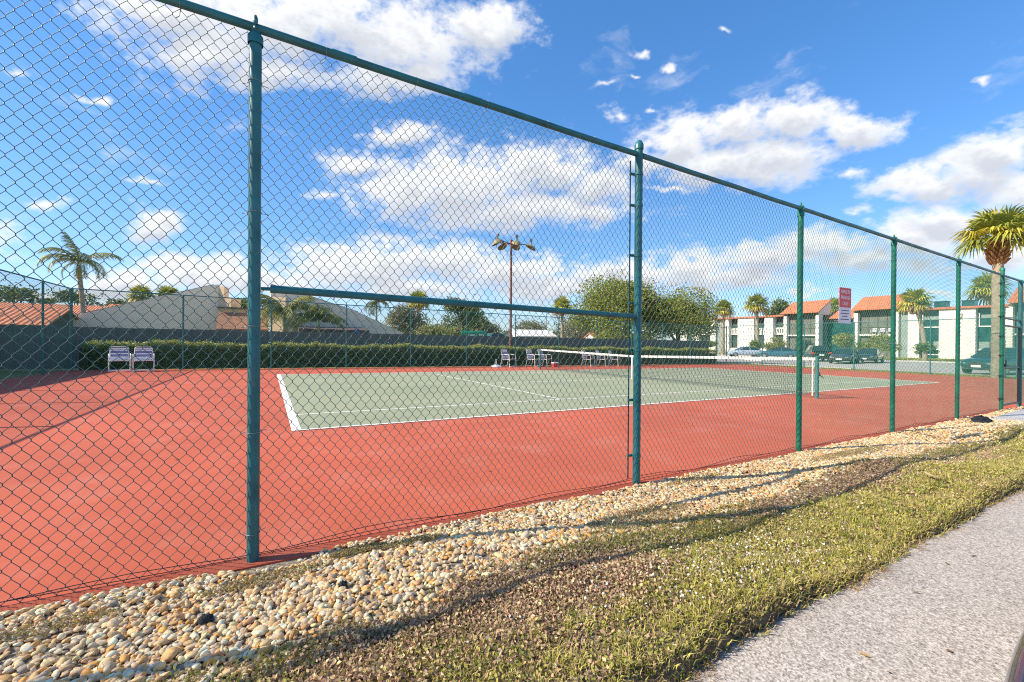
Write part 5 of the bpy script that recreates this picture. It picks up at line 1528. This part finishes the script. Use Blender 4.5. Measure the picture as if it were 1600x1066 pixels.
# ------------------------------------------------------------------ cars
def make_car(name, label, paint, loc, heading, kind='sedan', group='cars in the parking lot', cat='car', plate_front=True):
    """front towards +x"""
    t = thing(name, loc, label, cat, group, heading)
    if kind == 'suv':
        L2, W2, belt, roof = 2.35, 0.96, 1.10, 1.74
        st = [(-L2, .45, .95, .78), (-L2 + .08, .32, 1.08, .88), (-1.6, .28, 1.13, .95), (-.6, .26, 1.12, .96), (.4, .26, 1.10, .96), (1.15, .27, 1.08, .95), (1.75, .29, 1.02, .93), (2.15, .32, .95, .88), (L2 - .04, .40, .80, .80), (L2, .48, .68, .76)]
        gh = [(-2.25, 1.10), (-2.0, 1.66), (-.9, 1.74), (.15, 1.70), (1.15, 1.09)]
    else:
        L2, W2, belt, roof = 2.35, 0.91, 0.93, 1.45
        st = [(-L2, .42, .80, .72), (-L2 + .1, .30, .93, .82), (-1.7, .25, .98, .89), (-.6, .22, .96, .91), (.4, .22, .94, .91), (1.2, .23, .92, .90), (1.8, .26, .84, .88), (2.15, .30, .76, .83), (L2 - .04, .36, .66, .74), (L2, .44, .58, .70)]
        gh = [(-1.85, .95), (-1.15, 1.39), (-.4, 1.45), (.2, 1.42), (1.15, .93)]
    mb = MB(); rings = []
    for x, zl, zb, w in st:
        h = [(0, zl), (.78 * w, zl), (.97 * w, zl + .10), (w, zl + (zb - zl) * .55), (.965 * w, zb - .08), (.80 * w, zb), (0, zb + .035)]
        rings.append([(x, y, z) for y, z in h] + [(x, -y, z) for y, z in h[-2:0:-1]])
    n = len(rings[0]); V = np.array(rings).reshape(-1, 3); F = []
    for i in range(len(rings) - 1):
        for j in range(n): F.append((i * n + j, i * n + (j + 1) % n, (i + 1) * n + (j + 1) % n, (i + 1) * n + j))
    F.append(tuple(range(n))); F.append(tuple((len(rings) - 1) * n + j for j in range(n - 1, -1, -1)))
    mb.add(V, F); body = mb.build('body', paint, t, smooth=True, fix=True)
    ss = body.modifiers.new('sub', 'SUBSURF'); ss.levels = 1; ss.render_levels = 2
    # cabin
    wl, wr_ = W2 * .87, W2 * .66
    P = []
    for x, z in gh:
        k = (z - gh[0][1]) / (roof - gh[0][1] + 1e-6); k = max(0, min(1, k))
        w = wl + (wr_ - wl) * k
        P.append([(x, -w, z), (x, w, z)])
    cb = MB()
    V = [p for q in P for p in q] + [(x, s * wl, gh[0][1] - .05) for x, _ in gh for s in (-1, 1)]
    m = len(gh); F = []
    for i in range(m - 1):
        F += [(2 * i, 2 * i + 2, 2 * i + 3, 2 * i + 1), (2 * m + 2 * i, 2 * m + 2 * i + 2, 2 * i + 2, 2 * i), (2 * i + 1, 2 * i + 3, 2 * m + 2 * i + 3, 2 * m + 2 * i + 1)]
    cb.add(V, F); cab = cb.build('cabin', paint, t, fix=True); bevel(cab, 0.03, 3); auto_smooth(cab, 30)

    def panel(name_, quads, mat, par, off):
        mb_ = MB()
        for q in quads:
            q = np.array(q, float); c_ = q.mean(0); nn = np.cross(q[1] - q[0], q[2] - q[0]); nn /= np.linalg.norm(nn)
            if np.dot(nn, c_ - np.array([0, 0, gh[0][1]])) < 0: nn = -nn
            q = c_ + (q - c_) * .90 + nn * off
            b = q - nn * .03
            mb_.add(np.concatenate([q, b]), [tuple(range(len(q)))] + [(i, (i + 1) % len(q), (i + 1) % len(q) + len(q), i + len(q)) for i in range(len(q))])
        return mb_.build(name_, M[mat], par, fix=True)
    panel('windscreen', [(P[3][0], P[3][1], P[4][1], P[4][0])], 'car_glass', t, .012)
    panel('rear_window', [(P[0][0], P[0][1], P[1][1], P[1][0])], 'car_glass', t, .012)
    for s in (0, 1):
        y = (-1, 1)[s]; bz = gh[0][1] + .02
        panel('side_window', [(P[0][s], P[1][s], P[2][s], (P[2][s][0], y * wl, bz)), ((P[2][s][0], y * wl, bz), P[2][s], P[3][s], (P[4][s][0] - .1, y * wl, bz))], 'car_glass', t, .012)
    zh = (st[-2][2] + st[-2][1]) / 2 + .12
    for s in (-1, 1):
        mb = MB(); mb.tube([(L2 - .30, s * W2 * .84, zh + .02), (L2 - .13, s * W2 * .72, zh), (L2 - .015, s * W2 * .52, zh - .02)], [0.03, .08, .055], 12)
        auto_smooth(mb.build('headlight', M['headlight'], t), 60)
        mb = MB(); mb.box(-L2 + .06, s * W2 * .78, st[1][2] - .16, .16, .26, .20); bevel(mb.build('taillight', M['taillight'], t), .03)
        mb = MB(); mb.box(.62, s * (W2 + .04), belt + .02, .10, .14, .11); bevel(mb.build('mirror', paint, t), .03)
        for x in (-1.38, 1.42):
            mb = MB(); R = .36 if kind == 'suv' else .325; yy = s * (W2 - .115)
            mb.tube([(x, yy - s * .10, R), (x, yy + s * .05, R), (x, yy + s * .11, R), (x, yy + s * .125, R)], [R * .97, R, R * .97, R * .8], 24)
            w_ = auto_smooth(mb.build('wheel', M['tyre'], t), 50)
            mb = MB(); mb.tube([(x, yy + s * .11, R), (x, yy + s * .131, R)], [R * .66, R * .60], 18)
            auto_smooth(mb.build('rim', M['rim'], w_), 40)
    mb = MB()
    for k in range(4): mb.box(L2 - .005, 0, zh - .06 + .045 * k, .06, W2 * .80, .018)
    mb.build('grille', M['chrome'], t)
    mb = MB(); mb.box(L2 + .005, 0, st[-1][1] + .02, .03, W2 * 1.1, .12); bevel(mb.build('air_intake', M['black_metal'], t), .01)
    mb = MB(); mb.box(L2 + .028, 0, zh - .17, .015, .46, .14); mb.build('number_plate', M['plate'], t)
    mb = MB(); mb.box(-L2 - .012, 0, .72, .015, .46, .14); mb.build('number_plate', M['plate'], t)
    return t


CP = {k: car_paint(k + ' car paint', v) for k, v in dict(dark_teal=(0.006, 0.05, 0.06), pale=(0.42, 0.50, 0.60), charcoal=(0.02, 0.026, 0.03), black=(0.008, 0.012, 0.014), navy=(0.01, 0.022, 0.07), blue=(0.03, 0.12, 0.17)).items()}


def onroad(x, y):
    return (x, y, gf(x, y) - 0.085)


make_car('parked_suv', 'dark teal SUV facing the court, half hidden by the golden palm trunk', CP['dark_teal'], onroad(40.6, 1.75), rad(168), 'suv')
make_car('parked_car', 'pale blue car at the end of the hedge, leftmost of the parked cars', CP['pale'], onroad(56.5, 28.4), rad(140))
make_car('parked_car', 'long blue car parked below the first tiled tower', CP['blue'], onroad(55.7, 23.6), rad(115))
make_car('parked_car', 'black car showing its red tail lamp just right of the third near post', CP['black'], onroad(51.8, 17.4), rad(35), 'suv')
make_car('parked_car', 'charcoal car facing the court with a bright grille below the parking sign', CP['charcoal'], onroad(48.6, 13.5), rad(192))
make_car('parked_car', 'black car right of the charcoal car, beside the yellow green shrub', CP['black'], onroad(52.6, 13.0), rad(190))
make_car('parked_car', 'navy car standing on the pale asphalt drive, only its front corner showing', CP['navy'], (3.0, -7.246, gf(3, -7.3) - 0.052), rad(175), group='cars on the asphalt drive')

lt = MB(); n = 340
x = np.concatenate([RNG.uniform(-6, 31, 170), RNG.uniform(-1, 14, 170)]); y = np.concatenate([np.where(RNG.uniform(0, 1, 170) < .6, RNG.uniform(-3.7, -1.0, 170), RNG.uniform(12.5, 14.8, 170)), RNG.uniform(-7.5, -5.5, 170)])
z = g(x, y) + np.where(y < -5, -0.040, 0.006)
leaves(lt, np.stack([x, y, z], 1), RNG.uniform(0.018, 0.045, n), np.array([(0.30, 0.17, 0.08), (0.42, 0.28, 0.13), (0.22, 0.14, 0.07)])[RNG.integers(0, 3, n)], 4.0, 0.5)
tag(lt.build('leaf_litter', M['leaf']), 'small dry brown leaves scattered over the court edge and the drive', 'leaf litter', kind='stuff')

# wheel stop and small litter
wsx = (47.0, 18.5); mb = MB(); mb.prism([(-.09, 0), (.09, 0), (.06, .13), (-.06, .13)], 'y', -.95, .95)
o = mb.build('wheel_stop', M['white'], fix=True); o.location = (46.4, 21.2, gf(46, 21) - .08); tag(o, 'white concrete wheel stop in front of the pale blue car', 'wheel stop')


def crumple(name, x, y, sx, sy, h, label, cat, mat, seed, rz=0.0, group=None):
    rng = np.random.default_rng(seed)
    n1, n2 = 12, 8
    X, Y = np.meshgrid(np.linspace(-1, 1, n1), np.linspace(-1, 1, n2), indexing='ij')
    Z = h * (0.35 + 0.65 * rng.uniform(0, 1, (n1, n2))) * np.clip(1.15 - X ** 2 * .9 - Y ** 2 * .7, 0.05, 1)
    X = X * sx + rng.normal(0, sx * .08, X.shape); Y = Y * sy + rng.normal(0, sy * .12, Y.shape)
    top = np.stack([X, Y, Z], -1).reshape(-1, 3); bot = top.copy(); bot[:, 2] = Z.ravel() - .006
    i = (np.arange(n1 - 1)[:, None] * n2 + np.arange(n2 - 1)[None]).reshape(-1)
    F = np.stack([i, i + n2, i + n2 + 1, i + 1], 1)
    mb = MB(); mb.add(top, F); mb.add(bot, F[:, ::-1])
    o = mb.build(name, mat, smooth=True); o.location = (x, y, float(strip_z(x, y)) + .012); o.rotation_euler = (0, 0, rz)
    return tag(o, label, cat, group)


crumple('fabric_scrap', -0.58, -4.24, .038, .022, .04, 'larger black landscape fabric scrap poking out of the middle of the pebble bed', 'fabric scrap', M['fabric'], 1, .5, 'fabric scraps')
crumple('fabric_scrap', -0.02, -4.27, .026, .016, .03, 'small black fabric scrap in the pebbles right of the first near post', 'fabric scrap', M['fabric'], 2, .2, 'fabric scraps')
crumple('crumpled_cloth', 10.7, -4.08, .24, .12, .12, 'crumpled black cloth lying on the pebbles near the gate walkway', 'cloth', M['fabric'], 3, .1)
lf = MB(); a = np.linspace(-1, 1, 7)
V = np.concatenate([np.stack([a * .055, .022 * (1 - a ** 2) + .002, .02 + .01 * a ** 2], 1), np.stack([a * .055, -.022 * (1 - a ** 2) - .002, .026 + .01 * a ** 2], 1)])
lf.add(np.concatenate([V, V - (0, 0, .002)]), [(i, i + 1, i + 8, i + 7) for i in range(6)] + [(i + 14, i + 21, i + 22, i + 15) for i in range(6)])
o = lf.build('fallen_leaf', simple('dry tan leaf', (0.62, 0.42, 0.2), .6), smooth=True); o.location = (5.0, -5.03, float(strip_z(5.0, -5.03)) + .025); o.rotation_euler = (0.3, 0, 1.1)
o.scale = (1.5,) * 3
tag(o, 'dry tan fallen leaf lying on the turf beside the asphalt', 'leaf')
